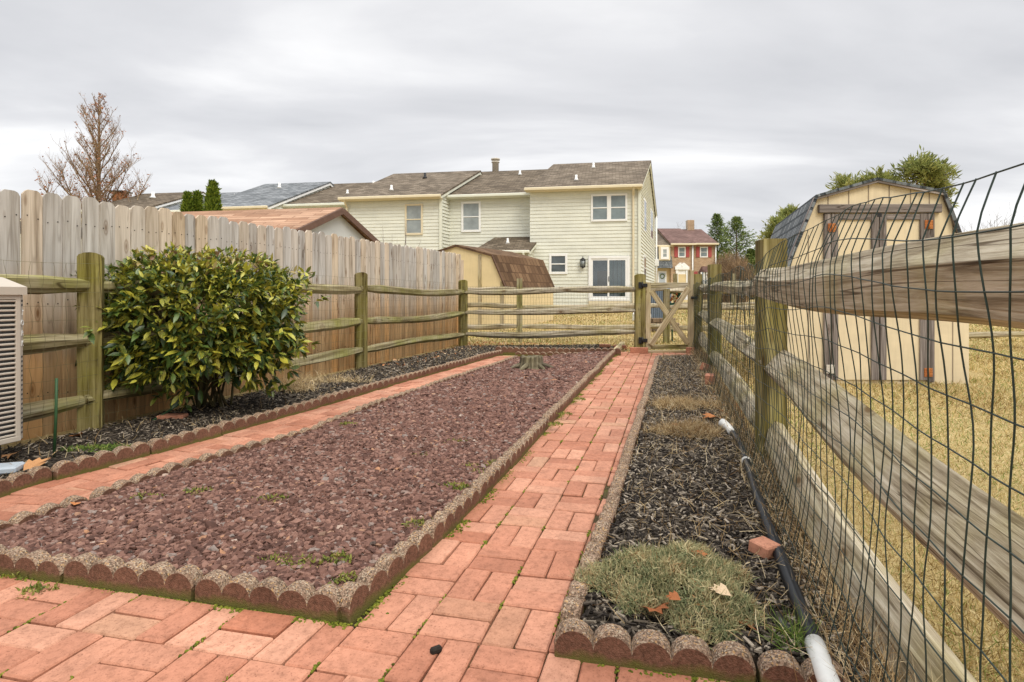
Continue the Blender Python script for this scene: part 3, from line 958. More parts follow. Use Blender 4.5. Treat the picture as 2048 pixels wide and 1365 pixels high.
tag(m.build('timber_sill', MT['gatewood']), 'pale timber sill lying on the ground below the gate', 'timber')

# right run, close to the camera
fr = thing('split_rail_fence', 'weathered split rail fence with bent dark green mesh close by on the right', 'fence', RF(3.346))
RPY = [-.15, 3.346, 7.247, 9.93]
RH = [1.30, 1.325, 1.385, 1.36]
FD = Vector((RXS, 1, 0)).normalized()
for k in (1, 2, 3):
    m = MB(); post(m, RF(RPY[k], .006 if k < 3 else -.06), RH[k], .138 if k == 1 else .14, .12, Vector((1, -.05, 0)), False); m.build('post', MT['post'], fr)
WEDGE = [[(-.5, .12), (-.2, .44), (.2, .5), (.5, .3), (.42, -.3), (.02, -.5), (-.36, -.40)],
         [(-.5, -.22), (-.08, .22), (.3, .5), (.5, .3), (.4, -.4), (-.1, -.5), (-.38, -.42)],
         [(-.5, -.35), (-.3, .2), (.05, .5), (.45, .38), (.5, -.4), (0, -.5)]]
spec = [(0, 1, [(1.012, 1.068, .15, .19), (.495, .60, .14, .165), (.045, .185, .12, .155)]),
        (1, 2, [(1.05, 1.10, .12, .12), (.62, .665, .12, .12), (.2, .25, .12, .12)]),
        (2, 3, [(1.10, 1.12, .12, .12), (.66, .70, .12, .12), (.25, .3, .12, .12)])]
for (a, b, zs) in spec:
    for j, (za, zb, w, h) in enumerate(zs):
        m = MB()
        ro = (-.034 if j == 0 else .015) if a == 0 else 0
        rail(m, RF(RPY[a], ro, za) - FD * .05, RF(RPY[b], ro, zb) + FD * (-.13 if a == 0 and j == 0 else .03), w, h, seed=40 + a * 5 + j, sec=WEDGE[j], sag=-.01, taper=1.0 if a == 0 else .75, nseg=36)
        m.build('rail', MT['greyrail'], fr)


def top_r(s):
    y = .25 + s * .965
    return 1.235 - .085 * math.exp(-((y - 2.95) / .38) ** 2) + .012 * math.sin(y * 5.1) - (.05 if y > 3.3 else 0) + max(0, (1.6 - y)) * -.055


def disp_r(s, z, d, nr):
    y = .25 + s * .965
    v = Vector((0, 0, 0))
    if y < 3.5: v += -nr * (.026 * math.exp(-((z - 1.04) / .22) ** 2))
    k = max(0, z - 1.10)                                   # curled over above the top rail
    curl = math.exp(-max(0, y - 1.7) / 1.0) if y < 3.4 else .1
    v += nr * (k * .30 * curl) - d * (k * .08 * curl)
    wav = .6 + .6 * math.sin(s * 3.3) 
    v += d * (.008 * math.sin(z * 7.3 + math.floor(s / .064 + .5) * 1.9) + .0045 * math.sin(z * 19 + math.floor(s / .064 + .5) * 4.1)) * (1 if y < 3.4 else .5)
    v += nr * (.012 * math.sin(z * 6 + 1 + s * 1.7)) * wav
    if z < .4: v += -nr * (.4 - z) ** 2 * .35
    return v


m = MB()
mesh_wires(m, [RF(.25, -.128), RF(3.346, -.118), RF(7.25, -.11), RF(9.8, -.13)], .02, 1.235,   .064, .097, .0015, .003, top_r, disp_r, n=5, dsub=.064)
m.build('wire_mesh', MT['wire'], fr)

# neighbour's fences behind
def plain_run(label, pts, hs, zs, mat, w=.1, mesh=False):
    t = thing('split_rail_fence', label, 'fence', pts[0], None)
    for p, h in zip(pts, hs):
        m = MB(); post(m, p, p[2] + h, .12, .11, Vector((1, 0, 0)), False, p[2] - .2); m.build('post', MT['rail'], t)
    for a, b in zip(pts, pts[1:]):
        for z in zs:
            m = MB(); rail(m, Vector(a) + Vector((0, 0, z + RD.uniform(-.02, .02))), Vector(b) + Vector((0, 0, z + RD.uniform(-.02, .02))), w, .11, sag=RD.uniform(-.02, .02), nseg=12); m.build('rail', mat, t)
    return t


def gp(x, y): return Vector((x, y, hgt(x, y)))


plain_run('grey split rail fence standing behind the far fence in front of the small tan shed', [gp(-1.3, 12.1), gp(.16, 12.1), gp(3.27, 12.05), gp(6.2, 12.0)], (1.4, 1.4, 1.18, 1.18), (.34, .77, 1.12), MT['greyrail'])
plain_run('distant split rail fence on the dry lawn left of the brown shrub', [gp(5.6, 19.5), gp(7.6, 19.5), gp(9.8, 19.6)], (1.05, 1.05, 1.05), (.35, .8), MT['greyrail'], .13)
plain_run('grey split rail fence right of the yellow barn shed', [gp(7.9, 10.9), gp(10.2, 10.8), gp(12.8, 10.7)], (1.1, 1.1, 1.1), (.28, .62), MT['greyrail'])

# tall picket fence
WD = SRD
w_end = Vector((-4.714 + .312 * 11.74, 11.74, 0))
wf = thing('picket_fence', 'tall weathered dog-eared board fence behind the left split rails', 'fence', w_end)
m = MB(); L = 11.2; bw = .130
wn = Vector((-WD.y, WD.x, 0))
k = 0
s = 0.0
while s < L:
    p = w_end - WD * s
    w = bw + RD.uniform(-.004, .003)
    h = 1.846 - .0125 * s + RD.gauss(0, .009)
    lean = RD.gauss(0, .004)
    ca = .036
    poly = [(-w / 2, -.05), (w / 2, -.05), (w / 2 + lean, h - ca), (w / 2 - ca * .55, h - ca * .28), (w / 2 - ca + lean, h), (-w / 2 + ca + lean, h), (-w / 2 + ca * .55, h - ca * .28), (-w / 2 + lean, h - ca)]
    oo = p + wn * (RD.uniform(-.006, .006)) - WD * (w / 2)
    r = RD.random()
    m.prism([(-a, b) for a, b in poly][::-1], oo, -WD, (0, 0, 1), wn * .016, r)
    for zz_ in (.28, .95, 1.55):
        for dx in (-.035, .035):
            q = oo + WD * dx + Vector((0, 0, zz_ + RD.uniform(-.02, .02))) - wn * .001
            m.box(q, (.007, .004, .007), (WD, wn, Vector((0, 0, 1))), -1.0)
    s += w + RD.uniform(.002, .007)
m.build('board_panel', MT['picket'], wf)
for z in (.28, .95, 1.55):
    m = MB(); m.beam(w_end + wn * .04 + Vector((0, 0, z)), w_end - WD * L + wn * .04 + Vector((0, 0, z - .1)), .038, .088); m.build('rail', MT['picket'], wf)
m = MB()
for s in np.arange(0, L, 2.4): m.box(w_end - WD * s + wn * .11 + Vector((.0, .0, .8)), (.09, .09, 1.7), None, None, .004)
m.box(w_end + WD * .06 + wn * .02 + Vector((0, 0, .86)), (.09, .09, 1.72), None, .9, .004)
m.build('posts', MT['picket'], wf)

# ------------------------------------------------------------------ air conditioner
AD = Vector((.262, .965, 0)).normalized(); AN = Vector((AD.y, -AD.x, 0))
ac0 = Vector((-2.852, 3.30, 0))
ac = thing('air_conditioner', 'beige outdoor air conditioner with louvred sides at the left edge', 'air conditioner', ac0)
AL, AWd, AZ0, AZ1 = .84, .44, .16, 1.0
m = MB(); m.box(ac0 - AD * (AL / 2) - AN * (AWd / 2) + Vector((0, 0, (AZ0 + AZ1) / 2)), (AL - .03, AWd - .03, AZ1 - AZ0 - .02), (AD, AN, Vector((0, 0, 1)))); m.build('coil', MT['accoil'], ac)
m = MB(); zs = np.arange(AZ0 + .035, AZ1 - .02, .0275)
for z in zs:                                           # louvre bars with round-ended slots between them
    for (c, dx, ln, nn) in ((ac0 - AD * (AL / 2), AD, AL - .046, AN), (ac0 - AN * (AWd / 2) - AD * AL, AN, AWd - .1, -AD)):
        m.box(c + Vector((0, 0, z)), (ln, .010, .0125), (dx, nn, Vector((0, 0, 1))), .5, .003)
m.build('louvres', MT['ac'], ac)
m = MB()
for (c, dx, nn, w) in ((ac0 - AD * .014, AD, AN, .026), (ac0 - AD * (AL - .04), AD, AN, .08), (ac0 - AD * AL - AN * .04, AN, -AD, .08), (ac0 - AD * AL - AN * (AWd - .04), AN, -AD, .08)):
    m.box(c + Vector((0, 0, (AZ0 + AZ1) / 2)), (w, .014, AZ1 - AZ0), (dx, nn, Vector((0, 0, 1))), .5, .003)
m.box(ac0 - AD * (AL / 2) + Vector((0, 0, AZ0 + .01)), (AL, .016, .03), (AD, AN, Vector((0, 0, 1))), .5, .003)
m.box(ac0 - AD * (AL / 2) + Vector((0, 0, AZ1 - .012)), (AL, .016, .03), (AD, AN, Vector((0, 0, 1))), .5, .003)
m.build('side_frame', MT['ac'], ac)
# angled corner strip with slots and raised letters
cn = (AN * .80 + AD * .60).normalized(); cd = Vector((-cn.y, cn.x, 0))
cc = ac0 + AN * -.012 + AD * .010 + Vector((0, 0, (AZ0 + AZ1) / 2))
m = MB(); m.box(cc, (.036, .010, AZ1 - AZ0), (cd, cn, Vector((0, 0, 1))), .5, .003); m.build('corner_strip', MT['ac'], ac)
m = MB()
for z in list(np.arange(.20, .66, .0275)) + [.94, .965]:
    q = Vector((cc.x, cc.y, z)) + cn * .0055
    m.box(q, (.018, .003, .012), (cd, cn, Vector((0, 0, 1))), .5, .001)
m.build('slots', MT['accoil'], ac)


def text_mesh(name, body, size, depth, mat, parent, o, ux, uy):
    cu = bpy.data.curves.new('t', 'FONT'); cu.body = body; cu.size = size; cu.extrude = depth; cu.align_x = 'CENTER'; cu.align_y = 'CENTER'
    to = bpy.data.objects.new('t', cu); COL.objects.link(to)
    dg = bpy.context.evaluated_depsgraph_get(); me = bpy.data.meshes.new_from_object(to.evaluated_get(dg))
    bpy.data.objects.remove(to)
    ux = Vector(ux); uy = Vector(uy); nz = ux.cross(uy)
    m = MB(); m.add([Vector(o) + ux * v.co.x + uy * v.co.y + nz * v.co.z for v in me.vertices], [tuple(p.vertices) for p in me.polygons], r=.5)
    return m.build(name, mat, parent)


for ch, z in zip('YORK', (.895, .835, .775, .715)):
    text_mesh('raised_letter', ch, .046, .002, MT['pvc'], ac, Vector((cc.x, cc.y, z)) + cn * .0075, cd * 1.0, (0, 0, 1))
m = MB()
b0 = ac0 - AD * (AL / 2) - AN * (AWd / 2)
for (za, zb, ga, gb) in ((AZ1, AZ1 + .045, .022, .022), (AZ1 + .045, AZ1 + .10, .022, -.055), (AZ1 + .10, AZ1 + .115, -.055, -.14)):
    ra = [b0 + AD * (sx * (AL / 2 + ga)) + AN * (sy * (AWd / 2 + ga)) + Vector((0, 0, za)) for sx, sy in ((-1, -1), (1, -1), (1, 1), (-1, 1))]
    rb = [b0 + AD * (sx * (AL / 2 + gb)) + AN * (sy * (AWd / 2 + gb)) + Vector((0, 0, zb)) for sx, sy in ((-1, -1), (1, -1), (1, 1), (-1, 1))]
    m.add(ra + rb, [(0, 1, 5, 4), (1, 2, 6, 5), (2, 3, 7, 6), (3, 0, 4, 7), (4, 5, 6, 7)], r=.5)
    last = rb
m.add([b0 + AD * (sx * (AL / 2 + .022)) + AN * (sy * (AWd / 2 + .022)) + Vector((0, 0, AZ1)) for sx, sy in ((-1, -1), (1, -1), (1, 1), (-1, 1))], [(3, 2, 1, 0)], r=.5)
m.build('top_cover', MT['ac'], ac)
m = MB()
for sx in (.1, AL - .1):
    for sy in (.06, AWd - .06): m.box(ac0 - AD * sx - AN * sy + Vector((0, 0, .09)), (.05, .05, .15), None, .5, .004)
m.build('feet', MT['black'], ac)
m = MB(); a = G(108, 915, .01); m.tube([a, a + Vector((.012, 0, .25)), P(113, 757, a.y)], .008, 8, caps=True)
tag(m.build('garden_stake', MT['stake']), 'thin green garden stake standing in mulch by the left fence post', 'stake')
m = MB(); m.tube([G(305, 842, .02), P(365, 805, G(305, 842, .02).y + .25)], .007, 6)
tag(m.build('garden_stake', MT['stake']), 'thin green stake leaning into the variegated bush', 'stake')

# ------------------------------------------------------------------ drain pipe in the right bed
pp = thing('drain_pipe', 'black corrugated drain pipe with white plastic ends lying along the mesh fence', 'pipe', G(1600, 1150, .05))
pts_px = [(1462, 862), (1478, 884), (1490, 915), (1500, 945), (1512, 985), (1528, 1030), (1545, 1075), (1565, 1125), (1590, 1190), (1612, 1245), (1632, 1295), (1650, 1345), (1672, 1400)]
pw = [G(x, y, .062) for x, y in pts_px]


def smooth_path(pts, n):
    out = []
    for i in range(len(pts) - 1):
        p0 = pts[max(i - 1, 0)]; p1 = pts[i]; p2 = pts[i + 1]; p3 = pts[min(i + 2, len(pts) - 1)]
        for k in range(n):
            t = k / n
            out.append(.5 * ((2 * p1) + (p2 - p0) * t + (2 * p0 - 5 * p1 + 4 * p2 - p3) * t * t + (3 * p1 - p0 - 3 * p2 + p3) * t ** 3))
    out.append(pts[-1]); return out


sp = smooth_path(pw[:-2], 40)
cu = [0]
for a, b in zip(sp, sp[1:]): cu.append(cu[-1] + (b - a).length)
path = []; rad = []
s = 0
while s < cu[-1]:
    p, d = along(sp, cu, s); path.append(p)
    near = p.y < 2.6
    rad.append(.0195 + (.0035 if int(s / .0055) % 2 else -.0005) * (1 if near else .5)); s += .0055
m = MB(); m.tube(path, rad, 12, .5); m.build('corrugated_hose', MT['plastic'], pp)
m = MB(); m.tube([pw[-3] - (pw[-3] - pw[-4]) * .15, pw[-3] + (pw[-2] - pw[-3]) * .3, pw[-2], pw[-1]], [.025, .0255, .0255, .0255], 16, .5); m.build('end_pipe', MT['pvc'], pp)
m = MB(); e0 = G(1450, 850, .085); m.tube([e0 + Vector((-.012, .03, .012)), e0, G(1459, 858, .07), G(1464, 866, .064)], [.029, .029, .025, .025], 14, .5); m.build('elbow', MT['pvc'], pp)
m = MB()
for y_ in (945,):
    p, d = along(sp, cu, min(range(len(sp)), key=lambda i: abs(sp[i].y - G(1500, y_, .06).y)) / len(sp) * cu[-1])
    m.tube([p - d * .006, p + d * .006], .027, 14, .5)
m.build('cable_tie', MT['pvc'], pp)

# ------------------------------------------------------------------ stump
so = G(1062, 737, .04)
st = thing('tree_stump', 'small grey cut tree stump standing in the gravel', 'stump', so)
m = MB(); n = 40; rows = [(0, 1.36), (.05, 1.12), (.11, 1.0), (.17, .97), (.178, .92)]
vs = []; tc = []
jag = [RD.uniform(-.012, .012) for _ in range(n)]
for z, rr in rows:
    for k in range(n):
        a = 2 * math.pi * k / n
        r_ = .135 * rr * (1 + .07 * math.sin(a * 5 + 1) + .05 * math.sin(a * 11) + (.10 * math.sin(a * 3) if z == 0 else 0)) + (.008 if k % 3 == 0 else 0)
        vs.append(so + Vector((math.cos(a) * r_ * 1.05, math.sin(a) * r_, z + (jag[k] if z > .1 else 0) - .02))); tc.append((z, a * .16, 0))
fs = [(i * n + k, i * n + (k + 1) % n, (i + 1) * n + (k + 1) % n, (i + 1) * n + k) for i in range(4) for k in range(n)] + [tuple(4 * n + k for k in range(n))]
m.add(vs, fs, tc, .5); m.build('trunk', MT['stump'], st)
for (a, l) in ((-.1, .24), (3.3, .2), (4.2, .22), (5.4, .2)):
    m = MB(); d = Vector((math.cos(a), math.sin(a), 0)); m.tube([so + d * .12 + Vector((0, 0, .05)), so + d * (.12 + l * .5) + Vector((0, 0, .025)), so + d * (.1 + l) + Vector((0, 0, -.01))], [.04, .026, .010], 8, .2); m.build('root', MT['stump'], st)

# ------------------------------------------------------------------ variegated bush
LFV = np.array([(0, 0, 0), (.25, .16, .02), (.25, -.16, .02), (.27, 0, -.02), (.6, .17, -.01), (.6, -.17, -.01), (.62, 0, -.06), (1, 0, -.16)])
LFF = np.array([(0, 2, 3, 1), (1, 3, 6, 4), (3, 2, 5, 6), (4, 6, 7, 7), (6, 5, 7, 7)])
# build leaves of quads; the tip quads are split into triangles below
LFT = np.array([(0, 2, 3), (0, 3, 1), (1, 3, 6), (1, 6, 4), (3, 2, 5), (3, 5, 6), (4, 6, 7), (6, 5, 7)])


def frames(dirs, roll):
    """x axis along dirs, z roughly up"""
    d = dirs / np.linalg.norm(dirs, axis=1, keepdims=True)
    up = np.tile(np.array([[0, 0, 1.0]]), (len(d), 1)) + rng.normal(0, roll, d.shape)
    y = np.cross(up, d); y /= np.linalg.norm(y, axis=1, keepdims=True) + 1e-9
    z = np.cross(d, y)
    return np.stack([d, y, z], 2)


bc = Vector((-2.63, 4.78, .86))
bush = thing('variegated_bush', 'rounded evergreen bush with yellow spotted leaves against the left fence', 'bush', (bc.x, bc.y, 0))
n = 3000
th = rng.random(n) * 2 * np.pi; ph = np.arccos(rng.uniform(-.88, 1, n)); rad = 1 - .36 * rng.random(n) ** 1.6
out = rng.random(n) < .055; rad[out] = rng.uniform(1.02, 1.20, out.sum())
lump = 1 + .07 * np.sin(th * 3 + 1) + .085 * np.sin(th * 7 + ph * 5) + .06 * np.sin(ph * 11 + th * 2)
cx = np.sin(ph) ** .8 * np.cos(th) * .78 * rad * lump; cy = np.sin(ph) ** .8 * np.sin(th) * .56 * rad * lump
cz = np.sign(np.cos(ph)) * np.abs(np.cos(ph)) ** .85 * np.where(np.cos(ph) > 0, .47, .70) * rad * lump
top = np.clip(cz / .45, -1, 1)
# fewer leaves under the skirt in front
keep = (cz > -.44) | (rng.random(n) < .5)
cent = np.stack([cx + bc.x, cy + bc.y, cz + bc.z], 1)[keep]; outd = np.stack([cx, cy, cz * .8 + .12], 1)[keep]
posl = []; dirl = []; rl = []; sz = []
for c, o in zip(cent, outd):
    o = o / (np.linalg.norm(o) + 1e-9)
    kk = 6 if c[2] > bc.z + .1 else 5
    for q in range(kk):
        d = o * rng.uniform(.25, .8) + rng.normal(0, .55, 3); d[2] -= .18 if c[2] < bc.z + .15 else -.08
        posl.append(c + rng.normal(0, .012, 3)); dirl.append(d)
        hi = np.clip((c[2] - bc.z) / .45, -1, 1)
        r = rng.random() * .70 + .12 * hi + .05  # lower leaves coloured darker, shade inside the bush put into the colour
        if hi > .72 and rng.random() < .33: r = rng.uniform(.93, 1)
        rl.append(np.clip(r, 0, 1)); sz.append(rng.uniform(.05, .10) * (1.2 if hi < .1 else .85))
posl = np.array(posl); dirl = np.array(dirl); sz = np.array(sz)
M = frames(dirl, .45) * sz[:, None, None]
inst('foliage', LFV, LFT, M, posl, np.array(rl), MT['aucuba'], bush, True)
m = MB(); root = G(388, 818, .0)
for k in range(22):
    a = RD.uniform(0, 6.28); e = Vector((bc.x + math.cos(a) * RD.uniform(.15, .6), bc.y + math.sin(a) * RD.uniform(.1, .42), RD.uniform(.55, 1.1)))
    b = root + Vector((RD.uniform(-.1, .3), RD.uniform(-.08, .14), 0))
    mid = b.lerp(e, .5) + Vector((RD.uniform(-.06, .06), RD.uniform(-.06, .06), .06))
    th_ = RD.uniform(.007, .015) if k > 2 else .02
    m.tube(smooth_path([b, mid, e], 5), [lerp(th_, th_ * .45, i / 10) for i in range(11)], 6)
m.build('stems', MT['stem'], bush)
# low drooping sprigs below the crown
for (px, py, yy) in ((250, 760, 4.55), (262, 775, 4.5), (305, 790, 4.5), (232, 745, 4.6), (375, 760, 4.5), (395, 790, 4.5), (380, 806, 4.55), (400, 715, 4.4), (420, 735, 4.4), (440, 760, 4.5), (490, 745, 4.5), (410, 700, 4.35), (505, 720, 4.5), (330, 765, 4.6)):
    c = np.array(P(px, py, yy))
    pl = c + rng.normal(0, .022, (5, 3)); dl = np.stack([rng.normal(0, 1, 5), rng.normal(-.4, .5, 5), rng.normal(-.25, .4, 5)], 1)
    inst('sprig', LFV, LFT, frames(dl, .3) * rng.uniform(.075, .125, 5)[:, None, None], pl, rng.uniform(.2, .8, 5), MT['aucuba'], bush, True)

# ------------------------------------------------------------------ grasses
BLV = np.array([(-.5, 0, 0), (.5, 0, 0), (.3, .25, .6), (-.3, .25, .6), (0, .8, .9)])
BLF = np.array([(0, 1, 2), (0, 2, 3), (3, 2, 4)])


def blades(name, pts, L, W, tilt, rnd, mat, label=None, parent=None, kind='stuff'):
    n = len(pts)
    M = rotmats(n, tilt) * np.stack([W, L, L], 1)[:, None, :]
    o = inst(name, BLV, BLF, M, pts, rnd, mat, parent)
    if label: tag(o, label, None, None, kind)
    return o


def lawn():
    far = 26
    n = 330000
    y = 1.0 + (far - 1.0) * rng.random(n) ** 1.9
    x = rng.uniform(-.25, 1.05, n) * y
    fence = RX0 + RXS * y
    ok = ((y < 9.9) & (x > fence + rng.uniform(-.10, .02, n))) | ((y > 9.9) & (x > -.11 * y))
    shed = inpoly(x, y, [(3.62, 7.12), (5.95, 7.0), (6.9, 10.1), (4.6, 10.2)])
    ok &= ~shed
    x, y = x[ok], y[ok]; n = len(x)
    z = GZ + np.array([rise(a) for a in y])
    s = np.clip(y / 5, .75, 3.2)
    L = rng.uniform(.022, .070, n) * np.clip(s, .8, 1.15); W = rng.uniform(.0022, .0046, n) * np.clip(y / 3, .8, 6)
    gr = .5 + .5 * np.sin(x * 1.3 + 1) * np.sin(y * 1.1) + rng.normal(0, .3, n)
    r = np.clip(rng.random(n) * .92 + .22 * np.sin(x * 2.3 + .7 * y) * np.sin(y * 1.7 - x) + rng.normal(0, .05, n), 0, .92)
    g = rng.random(n) < np.clip(-.02 + .26 * gr, .01, .5)
    r[g] = rng.uniform(.93, 1, g.sum())
    blades('grass', np.stack([x, y, z - .004], 1), L, W, 1.25, r, MT['grass'], 'dormant straw coloured lawn grass with green patches')


lawn()


def tuft(name, label, cat, px, py, rx, ry, hh, n, mat, L=(.04, .09), z0=.04, W=(.0018, .0035), group=None, rb=(0, 1)):
    c = G(px, py, z0)
    t = thing(name, label, cat, c, group)
    a = rng.random(n) * 2 * np.pi; q = rng.random(n) ** .5
    x = np.cos(a) * q * rx; y = np.sin(a) * q * ry
    w = 1 + .18 * np.sin(a * 3 + px) + .12 * np.sin(a * 7)
    x *= w; y *= w
    z = hh * np.clip(1 - q ** 2.2, 0, 1) * (1 + .25 * np.sin(x * 31) * np.sin(y * 27)) * rng.random(n) ** .35
    pts = np.stack([c.x + x, c.y + y, c.z + z], 1)
    LL = rng.uniform(L[0], L[1], n)
    o = blades(name if False else 'leaves', pts, LL, rng.uniform(W[0], W[1], n), 1.15, np.clip(lerp(rb[0], rb[1], .5) + (rb[1] - rb[0]) * (.22 * np.sin(x * 37 + px) * np.sin(y * 29) + rng.normal(0, .24, n)), 0, 1), mat, None, t)
    return t


tuft('sage_clump', 'low mounded grey green and straw clump in the near part of the right bed', 'plant', 1350, 1178, .255, .25, .095, 12500, MT['tuft'], (.016, .040), .045, (.002, .0045))
tuft('dry_clump', 'dry brown grassy clump beside the white pipe elbow', 'plant', 1375, 868, .24, .15, .05, 1500, MT['straw'], (.03, .10), .04, (.002, .004), rb=(0, .9))
tuft('dry_clump', 'dry tan grassy clump, the farther of two in the right bed', 'plant', 1365, 815, .28, .18, .045, 1400, MT['straw'], (.03, .10), .04, (.002, .005), rb=(.1, 1))
tuft('dry_clump', 'flattened dead straw clump on the mulch right of the bush', 'plant', 590, 784, .2, .1, .06, 420, MT['straw'], (.09, .2), .02, (.003, .006), rb=(.45, 1))
tuft('dry_clump', 'sprawling pale straw on the mulch below the second fence post', 'plant', 655, 765, .45, .14, .02, 480, MT['straw'], (.05, .15), .02, (.003, .006), rb=(.4, 1))
tuft('weed_patch', 'bright green weeds behind the kerb left of the bush', 'weeds', 205, 900, .24, .07, .02, 520, MT['weed'], (.012, .03), .02, (.004, .009))
tuft('weed_patch', 'green onion grass tuft beside the white end of the pipe', 'weeds', 1585, 1290, .05, .05, .03, 110, MT['weed'], (.05, .11), .04, (.0015, .003))
# straw and old grass along the foot of the right fence
n = 7000
yy = 1.0 + 8.6 * rng.random(n) ** 1.7
xx = RX0 + RXS * yy - np.abs(rng.normal(0, .075, n)) - .02
blades('dry_litter', np.stack([xx, yy, .0 + rng.random(n) * .03], 1), rng.uniform(.05, .16, n), rng.uniform(.0018, .0038, n) * np.clip(yy / 3, .9, 2), .9, rng.random(n), MT['straw'], 'dead grass stems along the foot of the mesh fence')
q = sample(left_bed, 1500); blades('fine_litter', np.stack([q[:, 0], q[:, 1], .02 + rng.random(len(q)) * .02], 1), rng.uniform(.03, .08, len(q)), rng.uniform(.002, .004, len(q)), 1.2, rng.random(len(q)), MT['straw'], 'fine dead stems scattered over the left mulch')
q = sample(right_bed, 3200); blades('fine_litter', np.stack([q[:, 0], q[:, 1], .045 + rng.random(len(q)) * .02], 1), rng.uniform(.03, .1, len(q)), rng.uniform(.0015, .0035, len(q)), 1.3, rng.random(len(q)), MT['straw'], 'fine dead stems scattered over the right bed')

# weeds in gravel
for i, (px, py) in enumerate([(395, 985), (545, 1000), (290, 995), (940, 935), (925, 977), (840, 915), (905, 975), (965, 945), (560, 1125), (600, 1130), (700, 1165), (675, 1120), (840, 1050), (1110, 850), (1130, 830), (985, 930), (1160, 800), (910, 885), (695, 850), (65, 1150), (75, 1185), (110, 1135)]):
    tuft('gravel_weed', 'small yellowish green weed sprouting between chippings of the gravel bed' if i < 19 else 'small green weed growing from the brick joints by the front edging', 'weed', px, py, .05 + .04 * RD.random(), .045, .012, 90, MT['gweed'], (.008, .020), .048 if i < 19 else .0, (.006, .012), 'weeds in the gravel' if i < 19 else 'weeds in the patio joints')
# moss along kerbs and joints
pos = []
for run, sgn, w in ((GR_R, 1, .045), (GR_F, -1, .03), (KB_L, -1, .02), (RB_F, 1, .02)):
    cu = [0]
    for a, b in zip(run, run[1:]): cu.append(cu[-1] + (b - a).length)
    for _ in range(int(cu[-1] * 420)):
        p, d = along(run, cu, RD.random() * cu[-1]); nr = Vector((d.y, -d.x, 0)) * sgn
        if math.sin(p.x * 5 + p.y * 3) + math.sin(p.y * 11) < RD.uniform(-1.6, 1): continue
        pos.append(p + nr * abs(RD.gauss(0, w * .4)) + Vector((0, 0, .001)))
for i in range(-24, 16):
    for j in range(-8, 44):
        for _ in range(3):
            if RD.random() < .28:
                e = RD.random(); o = FRONT_O + ADIR * ((j + (e if RD.random() < .5 else 0)) * MA) + BDIR * (i * MBB)
                if o.y > .9 and inpoly(np.array([o.x]), np.array([o.y]), PPOLY)[0]:
                    for _ in range(RD.randint(3, 14)): pos.append(o + ADIR * RD.gauss(0, .02) + BDIR * RD.gauss(0, .003) + Vector((0, 0, .0)))
pos = np.array([tuple(p) for p in pos]); n = len(pos)
inst('moss', ICV, ICF, rotmats(n, .4) * np.stack([rng.uniform(.003, .008, n), rng.uniform(.003, .007, n), rng.uniform(.002, .006, n)], 1)[:, None, :], pos, rng.random(n), MT['moss'], None, True)
tag(bpy.data.objects['moss'], 'moss in the brick joints and along the edging', None, None, 'stuff')

# fallen leaves
lo_ = [(0, 0), (.28, .1), (.2, .35), (.48, .3), (.45, .52), (.7, .42), (1, .0), (.7, -.42), (.45, -.52), (.48, -.3), (.2, -.35), (.28, -.1)]


def leaf_mesh(rv):
    m = MB(); vs = [(x - .5, y, .10 * math.sin(x * 4) + .25 * abs(y) ** 1.3 + RD.uniform(-.04, .04)) for x, y in lo_] + [(.0, 0, .05)]
    m.add(vs, [(12, i, (i + 1) % 12) for i in range(12)], [(x, y, z) for x, y, z in vs], rv); return m


LV = []
for (px, py, s, z, lab) in [(1422, 836, .16, .06, 'orange oak leaf curled on mulch left of the white elbow'), (1398, 1110, .075, .125, 'orange brown leaf lying on top of the sage clump'), (1438, 1183, .07, .12, 'pale tan leaf resting on the right of the sage clump'), (1345, 1195, .05, .12, 'small rust leaf in the middle of the sage clump'), (1312, 1222, .11, .07, 'broad wet brown leaf under the near edge of the sage clump'), (1492, 1250, .07, .05, 'rust leaf on the mulch just beyond the near scalloped edging'), (1462, 850, .07, .05, 'tan leaf beside the fence right of the white elbow'), (1432, 795, .09, .05, 'pale leaf below the loose brick by the mesh fence'), (152, 873, .10, .03, 'orange leaf on mulch at the foot of the left post'), (22, 912, .14, .03, 'faded pink brown leaf on mulch near the blue grey slab'), (75, 930, .16, .04, 'large faded brown leaf on mulch next to the green stake'), (150, 1008, .05, .06, 'orange leaf on gravel beside the half buried edging'), (1350, 850, .06, .06, 'red brown leaf in the nearer dry clump'), (790, 722, .1, .03, 'tan leaf on the left mulch below the far rails'), (612, 738, .12, .05, 'brown curled leaf at the foot of the second fence post')]:
    rv = .97 if 'pale' in lab else .05 if ('wet brown' in lab or 'brown curled' in lab or 'red brown' in lab) else .12 if 'rust' in lab else .22 if 'orange brown' in lab else .38 if 'orange' in lab else .60 if 'faded' in lab else .82
    o = leaf_mesh(rv).build('fallen_leaf', MT['leafdry'], None, None); p = G(px, py, z)
    o.location = p; o.scale = (s, s * .8, s * .8); o.rotation_euler = (RD.uniform(-.3, .3), RD.uniform(-.3, .3), RD.uniform(0, 6))
    tag(o, lab, 'leaf')
